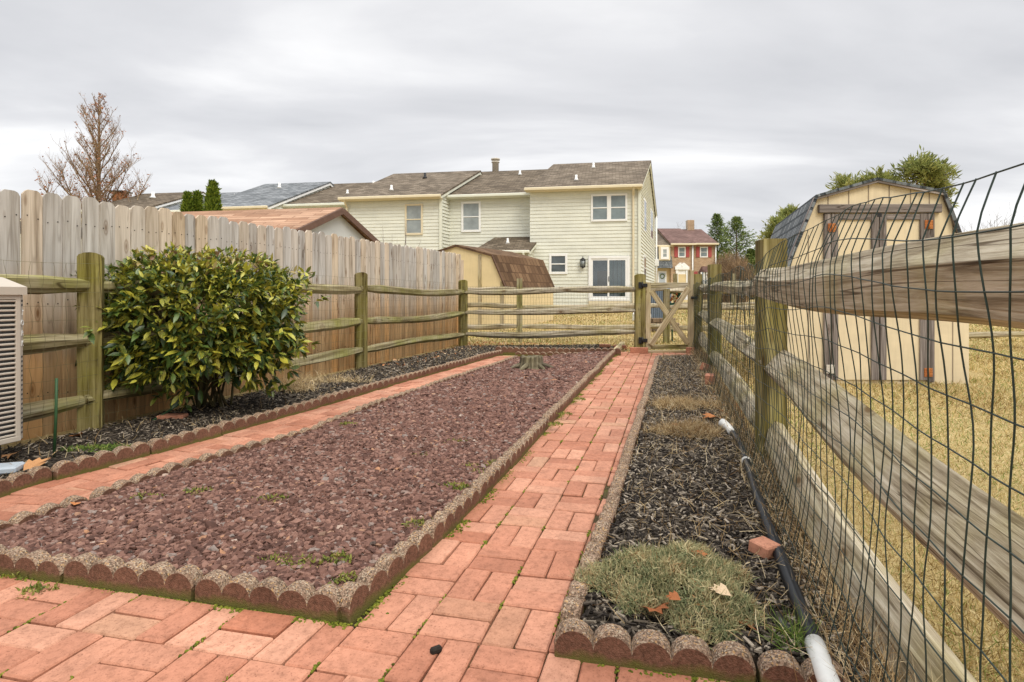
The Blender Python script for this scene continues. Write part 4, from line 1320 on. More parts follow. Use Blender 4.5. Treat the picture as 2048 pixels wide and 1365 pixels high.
# leaf litter along fences
bits = []
for _ in range(1300):
    y = RD.uniform(4.4, 9.7); bits.append((RX0 + RXS * y - abs(RD.gauss(.03, .06)), y, .04))
for _ in range(900):
    t = RD.random(); p = SR[2].lerp(GP, t); y = p.y + RD.uniform(-.1, 1.2); bits.append((p.x, y, GZ + .04))
for _ in range(160):
    t = RD.random(); p = SR[1].lerp(SR[2], t); bits.append((p.x + RD.uniform(-.1, .6), p.y, .03))
bits = np.array(bits); n = len(bits)
LB = np.array([(-.5, 0, 0), (-.1, .35, .1), (.5, 0, .05), (-.1, -.35, .1)]); LBF = np.array([(0, 1, 2), (0, 2, 3)])
inst('leaf_litter', LB, LBF, rotmats(n, .8) * rng.uniform(.02, .055, n)[:, None, None], bits, rng.random(n), MT['leafdry'])
tag(bpy.data.objects['leaf_litter'], 'dry brown leaf litter along the fence bottoms', None, None, 'stuff')
m = MB(); p = G(872, 1300, .01); m.box(p, (.035, .02, .018), (Vector((.8, .5, 0)), Vector((-.5, .8, 0)), Vector((0, 0, 1))), .1, .005)
tag(m.build('bark_chip', MT['mulch']), 'single black chip lying on the patio bricks', 'bark chip')
m = MB(); m.tube([G(1555, 1235, .04), G(1572, 1262, .05), G(1596, 1268, .04)], [.016, .018, .016], 10, .5)
tag(m.build('pipe_stub', MT['plastic']), 'short black pipe stub poking from mulch beside the drain pipe', 'pipe')

# ------------------------------------------------------------------ buildings
ZU = Vector((0, 0, 1))


def slab(m, a, b, c, d, th=.05, r=None):
    """roof slab: a-b along the eave, d-c along the ridge (same order); texture u along the eave, v up the slope"""
    a, b, c, d = [Vector(x) for x in (a, b, c, d)]
    n = (b - a).cross(d - a).normalized()
    if n.z < 0: n = -n
    u = (b - a).normalized(); v = (d - a); v = (v - u * v.dot(u)).normalized()
    top = [a, b, c, d]; bot = [p - n * th for p in top]
    vs = top + bot
    tc = [((p - a).dot(u), (p - a).dot(v), 0) for p in vs]
    fs = [(0, 1, 2, 3), (7, 6, 5, 4), (0, 4, 5, 1), (1, 5, 6, 2), (2, 6, 7, 3), (3, 7, 4, 0)]
    m.add(vs, fs, tc, r)


def courses(m, o, ux, nrm, zlist, xr, lap=.022):
    """lap siding: xr(z) gives the (x0, x1) extent of the wall at height z"""
    o = Vector(o); ux = Vector(ux); nrm = Vector(nrm)
    for z0, z1 in zip(zlist, zlist[1:]):
        a0, b0 = xr(z0); a1, b1 = xr(z1)
        if b0 - a0 < .02: continue
        if b1 - a1 < .01: a1 = b1 = (a1 + b1) / 2
        p = [o + ux * a0 + nrm * lap + ZU * (z0 - o.z), o + ux * b0 + nrm * lap + ZU * (z0 - o.z), o + ux * b1 + nrm * .004 + ZU * (z1 - o.z), o + ux * a1 + nrm * .004 + ZU * (z1 - o.z)]
        q = [o + ux * a0 + ZU * (z0 - o.z), o + ux * b0 + ZU * (z0 - o.z)]
        m.add(p + q, [(0, 1, 2, 3), (4, 5, 1, 0)], r=RD.random())


class Frame:
    """a vertical wall plane: origin o (world, z = 0 of the wall), ux along it, n outward"""
    def __init__(s, o, ux, n):
        s.o = Vector(o); s.ux = Vector(ux).normalized(); s.n = Vector(n).normalized()

    def pt(s, x, z, out=0.0):
        return Vector((s.o.x, s.o.y, 0)) + s.ux * x + s.n * out + ZU * z

    def hit(s, px, py):
        k = (px - CX) / F
        x = (k * s.o.y - s.o.x) / (s.ux.x - k * s.ux.y)
        y = s.o.y + s.ux.y * x
        return x, CH - (py - HZ) / F * y

    def box(s, m, x0, x1, z0, z1, d0, d1, r=None, bev=.006):
        c = s.pt((x0 + x1) / 2, (z0 + z1) / 2, (d0 + d1) / 2)
        m.box(c, (abs(x1 - x0), abs(d1 - d0), abs(z1 - z0)), (s.ux, s.n, ZU), r, bev)


def window(fr_, x0, x1, z0, z1, par, frm='white', pane='glass', sash=True, fw=.075, name='window', mull=0, muntin=0, thin=False):
    m = MB()
    fr_.box(m, x0, x0 + fw, z0, z1, -.02, .055); fr_.box(m, x1 - fw, x1, z0, z1, -.02, .055)
    fr_.box(m, x0 + fw + .001, x1 - fw - .001, z1 - fw, z1, -.02, .053); fr_.box(m, x0 + fw + .001, x1 - fw - .001, z0, z0 + fw * 1.1, -.02, .06)
    if thin:
        m = MB(); fr_.box(m, x0, x1, z0, z1, 0, .045)
    w = m.build(name, MT[frm], par)
    m = MB(); xs_ = [x0 + fw * .8, x1 - fw * .8]
    fr_.box(m, xs_[0], xs_[1], z0 + fw * .9, z1 - fw * .9, .002, .049 if thin else .026, None, 0)
    m.build('pane', MT[pane], w)
    m = MB()
    if sash:
        zm = (z0 + z1) / 2; fr_.box(m, x0 + fw, x1 - fw, zm - .022, zm + .022, .02, .052 if thin else .045)
    for k in range(mull):
        xm = lerp(x0 + fw, x1 - fw, (k + 1) / (mull + 1)); fr_.box(m, xm - .08, xm + .08, z0 + fw, z1 - fw, .012, .05)
    for k in range(muntin):
        xm = lerp(x0 + fw, x1 - fw, (k + 1) / (muntin + 1)); fr_.box(m, xm - .012, xm + .012, z0 + fw, z1 - fw, .02, .036, None, 0)
    if m.v: m.build('sash', MT[frm], w)
    return w


UD = Vector((math.cos(math.radians(10)), -math.sin(math.radians(10)), 0))   # along the row, to the right
DD = Vector((.3057, .9521, 0)).normalized()                                   # back from the facade
FN = Vector((UD.y, -UD.x, 0)); FN = FN if FN.y < 0 else -FN                   # facade outward
SN = Vector((DD.y, -DD.x, 0))                                                # right-hand gable outward


def vent(par, p, h=.4, r=.05, mat='white'):
    m = MB(); m.tube([p - ZU * .1, p + ZU * h], r, 10); m.lathe([(r * 2.2, -.02), (r * 1.3, .06), (r * 1.02, .1)], p, 10); m.build('vent_pipe', MT[mat], par)


def house(label, c, W, D, ze, zr, z0, roof, wall='siding', gutter='trim', rake='olivetrim', right=True, ov=.28, lapz=.14):
    t = thing('row_house', label, 'house', (c.x, c.y, z0))
    o = Vector((c.x, c.y, 0)); lf = o - UD * W
    m = MB()
    zl = list(np.arange(z0, ze + .01, lapz)); zl[-1] = ze
    courses(m, Vector((lf.x, lf.y, 0)), UD, FN, zl, lambda z: (0.0, W))
    zg = list(np.arange(z0, zr, lapz)) + [zr]

    def ext(z):
        if z <= ze: return (0.0, D)
        k = (z - ze) / (zr - ze) * D / 2; return (k, D - k)
    if right: courses(m, o, DD, SN, zg, ext, .04)
    else: m.add([o + ZU * z0, o + DD * D + ZU * z0, o + DD * D + ZU * ze, o + DD * D / 2 + ZU * zr, o + ZU * ze], [(0, 1, 2, 3, 4)])
    m.add([lf + ZU * z0, lf + DD * D + ZU * z0, lf + DD * D + ZU * ze, lf + DD * D / 2 + ZU * zr, lf + ZU * ze], [(4, 3, 2, 1, 0)])
    m.add([o + DD * D + ZU * z0, lf + DD * D + ZU * z0, lf + DD * D + ZU * ze, o + DD * D + ZU * ze], [(0, 1, 2, 3)])
    m.build('wall', MT[wall], t)
    sl = (zr - ze) / (D / 2)
    e0, e1 = lf - UD * .12, o + UD * .14
    zE = ze - ov * sl + .06
    m = MB()
    slab(m, e0 - DD * ov + ZU * zE, e1 - DD * ov + ZU * zE, e1 + DD * D / 2 + ZU * (zr + .06), e0 + DD * D / 2 + ZU * (zr + .06), .07)
    slab(m, e1 + DD * (D + ov) + ZU * zE, e0 + DD * (D + ov) + ZU * zE, e0 + DD * D / 2 + ZU * (zr + .062), e1 + DD * D / 2 + ZU * (zr + .062), .07)
    rf = m.build('roof', MT[roof], t)
    m = MB()
    g0 = e0 - DD * (ov + .06) + ZU * (zE - .055); g1 = e1 - DD * (ov + .06) + ZU * (zE - .055)
    m.beam(g0 - UD * .02, g1 + UD * .02, .12, .12, bev=.02)
    m.beam(g0 + DD * (ov * .55) - ZU * .075, g1 + DD * (ov * .55) - ZU * .075, ov * .95, .03)
    m.build('gutter', MT[gutter], t)
    m = MB()
    if right:
        for sgn in (0, 1):
            a = o + UD * .1 + (DD * -ov if sgn == 0 else DD * (D + ov)) + ZU * (zE - .10); b = o + UD * .1 + DD * D / 2 + ZU * (zr - .045)
            m.beam(a, b, .05, .17)
    m.beam(o + FN * .02 + SN * .02 + ZU * z0, o + FN * .02 + SN * .02 + ZU * (ze - .03), .11, .11, up=UD)
    m.build('trim', MT[rake], t)
    fw = Frame(o, -UD, FN); sw = Frame(o, DD, SN)
    return t, fw, sw, rf


cA = Vector((4.911, 22.0, 0)); zb = .44
A, fA, sA, rA = house('pale yellow end house of the row with a curtained sliding glass door', cA, 4.256, 8.93, 5.27, 7.137, zb, 'roofbrown')


def win_px(fr_, x0, y0, x1, y1, par, **kw):
    a = fr_.hit(x0, y1); b = fr_.hit(x1, y0); a2 = fr_.hit(x1, y1)
    xs_ = sorted((a[0], b[0])); window(fr_, xs_[0], xs_[1], (a[1] + a2[1]) / 2, b[1], par, **kw)


win_px(fA, 1182, 387.5, 1254.5, 443.5, A, pane='paneblue', mull=1)
win_px(fA, 1098.5, 508, 1135, 549, A, pane='glass', fw=.09)
win_px(sA, 1286.4, 404, 1290.6, 465, A, pane='glass', thin=True); win_px(sA, 1299.7, 425, 1304, 479, A, pane='glass', thin=True); win_px(sA, 1286, 513, 1290, 562, A, pane='glass', thin=True)
# sliding door
xR, zT = fA.hit(1259.5, 512); xL, zB = fA.hit(1177, 602)
dr = MB()
fA.box(dr, xR, xR + .1, zB, zT, -.03, .07); fA.box(dr, xL - .1, xL, zB, zT, -.03, .07); fA.box(dr, xR + .101, xL - .101, zT - .1, zT, -.03, .068); fA.box(dr, xR + .101, xL - .101, zB, zB + .09, -.03, .08)
xm = (xR + xL) / 2
for a, b, dd in ((xR + .1, xm + .06, .045), (xm - .02, xL - .1, .025)):
    fA.box(dr, a, a + .07, zB + .09, zT - .1, dd - .02, dd + .015, None, .003); fA.box(dr, b - .07, b, zB + .09, zT - .1, dd - .02, dd + .015, None, .003)
    fA.box(dr, a + .07, b - .07, zT - .17, zT - .1, dd - .02, dd + .013, None, .003); fA.box(dr, a + .07, b - .07, zB + .09, zB + .17, dd - .02, dd + .013, None, .003)
door = dr.build('sliding_door', MT['white'], A)
m = MB(); fA.box(m, xR + .17, xm, zB + .17, zT - .17, .036, .040, None, 0); fA.box(m, xm + .05, xL - .17, zB + .17, zT - .17, .030, .034, None, 0); m.build('pane', MT['clear'], door)
m = MB(); vs = []; k = 90
for i in range(k + 1):
    x = lerp(xR + .12, xm + .02, i / k); d = .0265 + .0050 * math.sin(i * .95) * (1 + .5 * math.sin(i * .31))
    vs += [fA.pt(x, zB + .13, d), fA.pt(x, zT - .15, d)]
m.add(vs, [(2 * i, 2 * i + 2, 2 * i + 3, 2 * i + 1) for i in range(k)], smooth=True); m.build('curtain', MT['curtain'], door)
m = MB(); fA.box(m, xR + .1, xL - .1, zB + .1, zT - .1, .021, .0225, None, 0); m.build('dark_room_sheet', MT['glass'], door)  # thin dark sheet standing in for the unlit room behind the glass
m = MB(); a = fA.hit(1206, 540); fA.box(m, a[0] - .16, a[0] + .22, zB + .3, a[1] - .05, .0228, .0235, .5, 0); m.build('room_shade', MT['interior'], door)
m = MB(); fA.box(m, xm - .005, xm + .02, zB + .75, zB + .95, .06, .085, None, .004); m.build('handle', MT['black'], door)
m = MB(); fA.box(m, xR, xL, zb - .05, zB - .012, .0, .075); m.build('sill_panel', MT['trim'], A)
# wall lantern
lx, lz = fA.hit(1166, 527)
la = MB(); fA.box(la, lx - .05, lx + .05, lz - .02, lz + .2, .01, .04)
p = fA.pt(lx, lz, .14)
la.tube([fA.pt(lx, lz + .17, .03), fA.pt(lx, lz + .27, .08), p + ZU * .25, p + ZU * .19], .012, 6)
la.lathe([(.0, .24), (.03, .2), (.12, .13), (.125, .115)], p, 8); la.lathe([(.10, -.14), (.09, -.165), (.03, -.19), (.0, -.22)], p, 8)
for k in range(6):
    an = k * math.pi / 3; v = Vector((math.cos(an), math.sin(an), 0)); la.tube([p + v * .11 + ZU * .12, p + v * .088 - ZU * .15], .009, 4)
lo = la.build('wall_lantern', MT['black'], A)
m = MB(); m.lathe([(.095, .11), (.078, -.14)], p, 8); m.build('pane', MT['panegrey'], lo)
# downspouts
m = MB(); x = .22
m.tube([fA.pt(x, 5.2, .3), fA.pt(x, 5.05, .28), fA.pt(x, 4.85, .07), fA.pt(x, .5, .07)], .045, 8, smooth=False); m.build('downspout', MT['trim'], A)
m = MB(); m.tube([sA.pt(8.85, 5.2, .1), sA.pt(8.85, .6, .1)], .05, 8); sA.box(m, 8.75, 9.05, 2.55, 2.9, .02, .22); m.build('downspout', MT['white'], A)


def on_roof(px, py, o, sl, ze):
    """where a pixel ray meets the front slope of a roof (o: front right corner)"""
    best = None; dr_ = Vector(((px - CX) / F, 1, -(py - HZ) / F)); 
    # plane through eave: point o+ZU*ze, directions UD and DD+ZU*sl
    n = UD.cross(DD + ZU * sl); t = (Vector((o.x, o.y, ze + .06)) - Vector((0, 0, CH))).dot(n) / dr_.dot(n)
    return Vector((0, 0, CH)) + dr_ * t


slA = (7.137 - 5.27) / 4.465
for px, py in ((1187, 336), (1152.5, 361)): vent(A, on_roof(px, py, cA, slA, 5.27), .22, .05)

# unit C (projects) and B between
cC = Vector((-2.916, 23.2, 0)); zC = 5.10
Ch, fC, sC, rC = house('pale yellow middle house with one tan framed upper window and brown roof', cC, 4.125, 8.4, zC, 6.88, .45, 'roofbrown', rake='olivetrim')
win_px(fC, 810.5, 408, 846, 470.5, Ch, frm='trim', pane='panegrey')
slC = (6.88 - zC) / 4.2
vent(Ch, on_roof(850, 357, cC, slC, zC), .25, .06, 'black'); vent(Ch, on_roof(783, 381, cC, slC, zC), .22, .05)
m = MB(); x = 4.05; m.tube([fC.pt(x, 5.02, .34), fC.pt(x, 4.9, .3), fC.pt(x, 4.65, .07), fC.pt(x, .5, .07)], .045, 8, smooth=False); m.build('downspout', MT['trim'], Ch)
cB = cA - UD * 4.256 + DD * .66
Wb = 3.9
cB = Vector((cB.x + .0, cB.y, 0))
B, fB, sB, rB = house('pale yellow house set back between two projecting houses, white framed upper window', cB, Wb, 8.4, 5.2, 7.0, .45, 'roofdark', gutter='olivetrim', right=False)
win_px(fB, 923, 403, 962, 465, B, pane='panegrey', fw=.09)
slB = (7.0 - 5.2) / 4.2
vent(B, on_roof(1040, 350, cB, slB, 5.2), .2, .05)
pch = on_roof(991, 341, cB, slB, 5.2)
m = MB(); m.lathe([(.16, -.3), (.16, .36), (.2, .37), (.2, .42), (.13, .43), (.13, .5), (.22, .5), (.22, .57), (.0, .6)], pch, 14); m.build('flue', MT['palehinge'], B)
# lean-to in front of B
lc = P(1055, 600, 22.0); lcv = Vector((lc.x, lc.y, 0)); Ll = 2.0; zl0 = 2.72; zl1 = 3.47; Dl = 1.75
t = thing('lean_to', 'small pale lean-to with shingled shed roof against the row house', 'lean-to', (lcv.x, lcv.y, .45))
m = MB(); zl = list(np.arange(.42, zl0, .155)) + [zl0]
courses(m, lcv - UD * Ll, UD, FN, zl, lambda z: (0, Ll))
courses(m, lcv, DD, SN, list(np.arange(.42, zl1, .155)) + [zl1], lambda z: (0.0 if z < zl0 else (z - zl0) / (zl1 - zl0) * Dl, Dl))
m.build('wall', MT['siding'], t)
m = MB(); e0, e1 = lcv - UD * (Ll + .15), lcv + UD * .15
slab(m, e0 - DD * .2 + ZU * (zl0 - .02), e1 - DD * .2 + ZU * (zl0 - .02), e1 + DD * (Dl - .02) + ZU * (zl1 + .05), e0 + DD * (Dl - .02) + UD * .45 + ZU * (zl1 + .05), .06); m.build('roof', MT['roofdark'], t)
m = MB(); m.beam(e0 - DD * .26 + ZU * (zl0 - .07), e1 - DD * .26 + ZU * (zl0 - .07), .11, .11, bev=.02); m.beam(e1 + UD * -.03 - DD * .2 + ZU * (zl0 - .11), e1 + UD * -.03 + DD * Dl + ZU * (zl1 - .07), .04, .15)
q = lcv - UD * .12 + FN * .06; m.tube([q + FN * .25 + ZU * (zl0 - .1), q + FN * .2 + ZU * (zl0 - .25), q + ZU * (zl0 - .4), q + ZU * .5], .045, 8, smooth=False)
m.build('gutter', MT['olivetrim'], t)
vent(t, lcv - UD * 1.0 + DD * .7 + ZU * (zl0 + .35), .2, .045)

# units further left, seen above the fence
Dh, fD, sD, rD = house('row house with plain brown roof half hidden by the reddish shed roof', Vector((-7.45, 26.7, 0)), 3.75, 8.4, 5.33, 7.05, .4, 'roofdark', gutter='olivetrim', right=False)
for px, py in ((695, 388), (747, 370)): vent(Dh, on_roof(px, py, Vector((-7.45, 26.7, 0)), 1.72 / 4.2, 5.33), .2, .05)
cE = Vector((-11.15, 26.15, 0))
Eh, fE, sE, rE = house('row house with blue grey shingle roof and white gable rake', cE, 3.6, 8.8, 5.1, 6.97, .4, 'roofblue', gutter='trim', rake='white')
for px, py in ((559, 376),): vent(Eh, on_roof(px, py, cE, 1.87 / 4.4, 5.1), .25, .06)
cE2 = Vector((-14.4, 27.9, 0))
E2, _, _, _ = house('row house with blue grey roof seen behind three small evergreens', cE2, 3.7, 8.0, 5.2, 6.73, .4, 'roofblue', gutter='olivetrim', right=False)
vent(E2, on_roof(470, 400, cE2, 1.53 / 4.0, 5.2), .3, .06)
cFh = Vector((-18.0, 28.0, 0))
Fh, _, _, _ = house('row house at the far left with grey brown roof just above the fence', cFh, 3.5, 6.54, 5.26, 6.58, .4, 'roofdark', gutter='olivetrim', rake='white')
vent(Fh, on_roof(306, 396, cFh, 1.32 / 3.27, 5.26), .3, .09)
cH = Vector((-21.4, 29.4, 0))
Hh, _, _, _ = house('last row house on the left with maroon roof and red chimney', cH, 5.0, 7.0, 4.95, 6.3, .4, 'roofmaroon', right=False)
m = MB(); m.box(P(240, 398, 33.5) - ZU * .3, (.55, .55, 1.3), None, .5, .01); ch_ = m.build('chimney', MT['rusthinge'], Hh)
m = MB(); m.box(P(240, 384.5, 33.5), (1.0, .8, .07), None, .5, .01); m.box(P(240, 389, 33.5), (.3, .3, .3), None, .5, .01); m.build('cap', MT['black'], ch_)

# reddish roofed shed behind the picket fence
n0 = P(592, 458, 12.4); f0 = P(764, 489, 15.9); pk = P(684, 415, 14.05)
rs = thing('garage_shed', 'grey panelled shed with terracotta shingle gable roof behind the picket fence', 'shed', (n0.x, n0.y, 0))
sd_ = (Vector((f0.x, f0.y, 0)) - Vector((n0.x, n0.y, 0))).normalized(); ln = -Vector((sd_.y, -sd_.x, 0)); lr = Vector((-.985, .174, 0))
ez = (n0.z + f0.z) / 2
a = Vector((n0.x, n0.y, 0)); b = Vector((f0.x, f0.y, 0)); pm = Vector((pk.x, pk.y, 0)); LW = 5.2
m = MB(); vin = .12
ga, gb, gp_ = a + sd_ * .25 + lr * vin, b - sd_ * .25 + lr * vin, pm + lr * vin
m.add([ga, gb, gb + ZU * (ez - .1), gp_ + ZU * (pk.z - .12), ga + ZU * (ez - .1)], [(0, 1, 2, 3, 4)])
m.add([ga, ga + lr * LW, ga + lr * LW + ZU * ez, ga + ZU * ez], [(0, 1, 2, 3)])
m.add([gb, gb + lr * LW, gb + lr * LW + ZU * ez, gb + ZU * ez], [(3, 2, 1, 0)])
m.build('wall', MT['greywall'], rs)
m = MB(); slab(m, a + ZU * n0.z, a + lr * LW + ZU * n0.z, pm + lr * LW + ZU * pk.z, pm + ZU * pk.z, .05); slab(m, b + ZU * f0.z, b + lr * LW + ZU * f0.z, pm + lr * LW + ZU * (pk.z + .002), pm + ZU * (pk.z + .002), .05)
m.build('roof', MT['roofred'], rs)
m = MB(); m.beam(a + ZU * (n0.z - .09) - lr * .02, pm + ZU * (pk.z - .09) - lr * .02, .05, .15); m.beam(b + ZU * (f0.z - .09) - lr * .02, pm + ZU * (pk.z - .09) - lr * .02, .05, .15); m.beam(a + ZU * (n0.z - .07) + lr * .1, a + lr * LW + ZU * (n0.z - .07), .05, .1)
m.build('fascia', MT['browntrim'], rs)


def barn(label, o, ux, dd, prof, depth, wallmat, roofmat, edge, battens, bat_mat, z0, ov=.06, bw=.03, wall_lo=None):
    """gambrel shed; prof: list of (x, z) from left eave over the ridge to right eave"""
    t = thing('barn_shed', label, 'shed', (o.x, o.y, z0))
    ux = ux.normalized(); dd = dd.normalized(); n = Vector((ux.y, -ux.x, 0)); n = n if n.y < 0 else -n
    xl, xr = (prof[0][0] + .04, prof[-1][0] - .04) if wall_lo is None else wall_lo
    poly = [(xl, z0), (xr, z0), (xr, prof[-1][1])] + [(x * .985, z - .02) for x, z in prof[-2:0:-1]] + [(xl, prof[0][1])]
    m = MB(); m.prism(poly, o, ux, ZU, dd * depth); m.build('wall', MT[wallmat], t)
    m = MB()
    for (x0, za), (x1, zb_) in zip(prof, prof[1:]):
        a = o + ux * x0 + ZU * za - dd * ov; b = o + ux * x1 + ZU * zb_ - dd * ov
        if zb_ > za: slab(m, a + dd * (depth + 2 * ov), a, b, b + dd * (depth + 2 * ov), .03)
        else: slab(m, b, b + dd * (depth + 2 * ov), a + dd * (depth + 2 * ov), a, .03)
    m.build('roof', MT[roofmat], t)
    m = MB()
    for (x0, za), (x1, zb_) in zip(prof, prof[1:]):
        a = o + ux * x0 + ZU * (za - .035) - dd * (ov * .6); b = o + ux * x1 + ZU * (zb_ - .035) - dd * (ov * .6)
        m.beam(a, b, .03, .045, bev=.003)
    m.build('edge_trim', MT[edge], t)
    return t, n


# yellow barn shed on the right
so_ = G(1751, 768, GZ); sh_u = Vector((1, -.02, 0)).normalized(); sh_d = Vector((.29, .957, 0))
sY = so_.y
def sx(px): return (px - 1751) / F * sY
def sz(py): return CH - (py - HZ) / F * sY
prof = [(sx(1568), sz(545)), (sx(1631), sz(391)), (sx(1752), sz(357)), (sx(1884), sz(383)), (sx(1945), sz(545))]
ysd, yn = barn('yellow gambrel barn shed with weathered door frame and rusty hinges on the right', Vector((so_.x, so_.y, 0)), sh_u, sh_d, prof, 2.9, 'shedwall', 'roofslate', 'greytrim', 0, None, GZ, wall_lo=(sx(1570), sx(1935)))
ff = Frame(Vector((so_.x, so_.y, 0)), sh_u, -sh_d)
ff.n = Vector((sh_u.y, -sh_u.x, 0))
m = MB()
for px, y0, y1 in ((1618, 470, 760), (1657, 384, 410), (1698, 370, 410), (1737, 362, 410), (1778, 364, 410), (1820, 372, 410), (1857, 380, 410), (1903, 440, 764), (1698, 440, 760), (1800, 440, 764)):
    ff.box(m, sx(px) - .006, sx(px) + .006, sz(y1), sz(y0), -.002, .003, None, 0)
m.build('panel_grooves', MT['groove'], ysd)
m = MB()
ff.box(m, sx(1636), sx(1877), sz(427), sz(410), .0, .05); m.build('lintel', MT['greytrim'], ysd)
for nm_, x0, x1, y0, y1 in (('jamb', 1647, 1659.5, 428, 757), ('jamb', 1850.5, 1864, 428, 764)):
    m = MB(); ff.box(m, sx(x0), sx(x1), sz(y1), sz(y0), .0, .035); m.build(nm_, MT['greytrim'], ysd)
for k, (x0, x1) in enumerate(((1660.5, 1754), (1755.5, 1849.5))):
    d_ = MB(); ff.box(d_, sx(x0), sx(x1), sz(760), sz(429), .004, .018, .3, .002); dd_ = d_.build('door', MT['shedwall'], ysd)
    d_ = MB(); w_ = 13.5
    ff.box(d_, sx(x0) + .003, sx(x0 + w_), sz(760), sz(429), .0185, .04, None, .004); ff.box(d_, sx(x1 - w_ - 1), sx(x1), sz(760), sz(429), .0185, .04, None, .004)
    ff.box(d_, sx(x0 + w_) + .002, sx(x1 - w_ - 1) - .002, sz(441), sz(430), .0185, .038, None, .004)
    d_.build('stiles', MT['greytrim'], dd_)
for px, py, mt in ((1661, 456.5, 'rusthinge'), (1851, 450.5, 'rusthinge'), (1658, 738, 'palehinge'), (1850, 744, 'rusthinge')):
    m = MB(); x, z = sx(px), sz(py)
    ff.box(m, x - .047, x - .008, z - .05, z + .05, .041, .047, .3, .002); ff.box(m, x + .008, x + .047, z - .05, z + .05, .041, .047, .7, .002)
    m.tube([ff.pt(x, z - .052, .048), ff.pt(x, z + .052, .048)], .008, 8, .5)
    for ax_ in (-.038, -.020, .020, .038):
        for az_ in (-.03, 0, .03): ff.box(m, x + ax_ - .004, x + ax_ + .004, z + az_ - .004, z + az_ + .004, .046, .05, .05, .001)
    m.build('hinge', MT[mt], ysd)
m = MB(); ff.box(m, sx(1750), sx(1759), sz(435), sz(427.5), .02, .0415, None, 0); m.build('latch_hole', MT['black'], ysd)
m = MB(); ff.box(m, sx(1563), sx(1572), sz(757), sz(600), -.03, .02); m.build('corner_board', MT['white'], ysd)

# small tan shed with rust roof, beyond the far fence
a25 = math.radians(22); bu = Vector((math.cos(a25), -math.sin(a25), 0)); bd = Vector((math.sin(math.radians(30)), math.cos(math.radians(30)), 0))
bo = P(913, 650, 15.4); bo = Vector((bo.x, bo.y, 0)); bz = hgt(0, 15.4) - .02
bf = Frame(bo, bu, Vector((-math.sin(a25), -math.cos(a25), 0)))
hits = [bf.hit(*p) for p in ((985, 509), (1013, 576))]
pkz = CH + (590 - 489.5) / F * 15.4
prof = [(-hits[1][0] * 1.0, hits[1][1]), (-hits[0][0], hits[0][1]), (0, pkz), hits[0], hits[1]]
bs, bn = barn('small tan gambrel shed with rusty brown shingles beyond the far fence', bo, bu, bd, prof, 2.9, 'ywall', 'roofrust', 'browntrim', 0, None, bz, wall_lo=(-hits[1][0] + .05, hits[1][0] - .05))
m = MB()
for px, py in ((960, 640), (1008, 640)):
    x, _ = bf.hit(px, 560); x = min(x, hits[1][0] - .12); zt_ = lerp(hits[0][1], hits[1][1], max(0, (x - hits[0][0]) / (hits[1][0] - hits[0][0]))) if x > hits[0][0] else lerp(pkz, hits[0][1], x / hits[0][0])
    bf.box(m, x - .05, x + .05, bz, zt_ - .1, .0, .02)
bf.box(m, -.9, -.8, bz, 1.9, 0, .02)
m.build('battens', MT['gatewood'], bs)

# ------------------------------------------------------------------ brick town houses far right
YB = 53.0
bxu = Vector((1, 0, 0))
def townhouse(label, x0px, x1px, eave, top, Y, wall, roof, base=606):
    a = P(x0px, base, Y); b = P(x1px, base, Y); ze = CH + (HZ - eave) / F * Y; zr = CH + (HZ - top) / F * (Y + 4.5)
    t = thing('town_house', label, 'house', (a.x, Y, a.z))
    m = MB(); w = b.x - a.x
    m.add([(a.x, Y, a.z - .5), (b.x, Y, a.z - .5), (b.x, Y, ze), (a.x, Y, ze)], [(0, 1, 2, 3)], [(0, 0, 0), (w, 0, 0), (w, ze - a.z, 0), (0, ze - a.z, 0)])
    m.add([(b.x, Y, a.z - .5), (b.x, Y + 9, a.z - .5), (b.x, Y + 9, ze), (b.x, Y + 4.5, zr - .05), (b.x, Y, ze)], [(0, 1, 2, 3, 4)], [(0, 0, 0), (9, 0, 0), (9, ze - a.z, 0), (4.5, zr - a.z, 0), (0, ze - a.z, 0)])
    m.add([(a.x, Y, a.z - .5), (a.x, Y + 9, a.z - .5), (a.x, Y + 9, ze), (a.x, Y + 4.5, zr - .05), (a.x, Y, ze)], [(4, 3, 2, 1, 0)], [(0, 0, 0), (9, 0, 0), (9, ze - a.z, 0), (4.5, zr - a.z, 0), (0, ze - a.z, 0)])
    m.build('wall', MT[wall], t)
    m = MB(); e = .12
    slab(m, (a.x - e, Y - .35, ze - .05), (b.x + e, Y - .35, ze - .05), (b.x + e, Y + 4.5, zr), (a.x - e, Y + 4.5, zr), .1)
    slab(m, (b.x + e, Y + 9.3, ze - .05), (a.x - e, Y + 9.3, ze - .05), (a.x - e, Y + 4.5, zr + .003), (b.x + e, Y + 4.5, zr + .003), .1); m.build('roof', MT[roof], t)
    m = MB(); m.beam((a.x - e, Y - .42, ze - .12), (b.x + e, Y - .42, ze - .12), .14, .16, bev=.02); m.build('gutter', MT['trim'], t)
    return t, Frame(Vector((a.x, Y, 0)), bxu, Vector((0, -1, 0)))


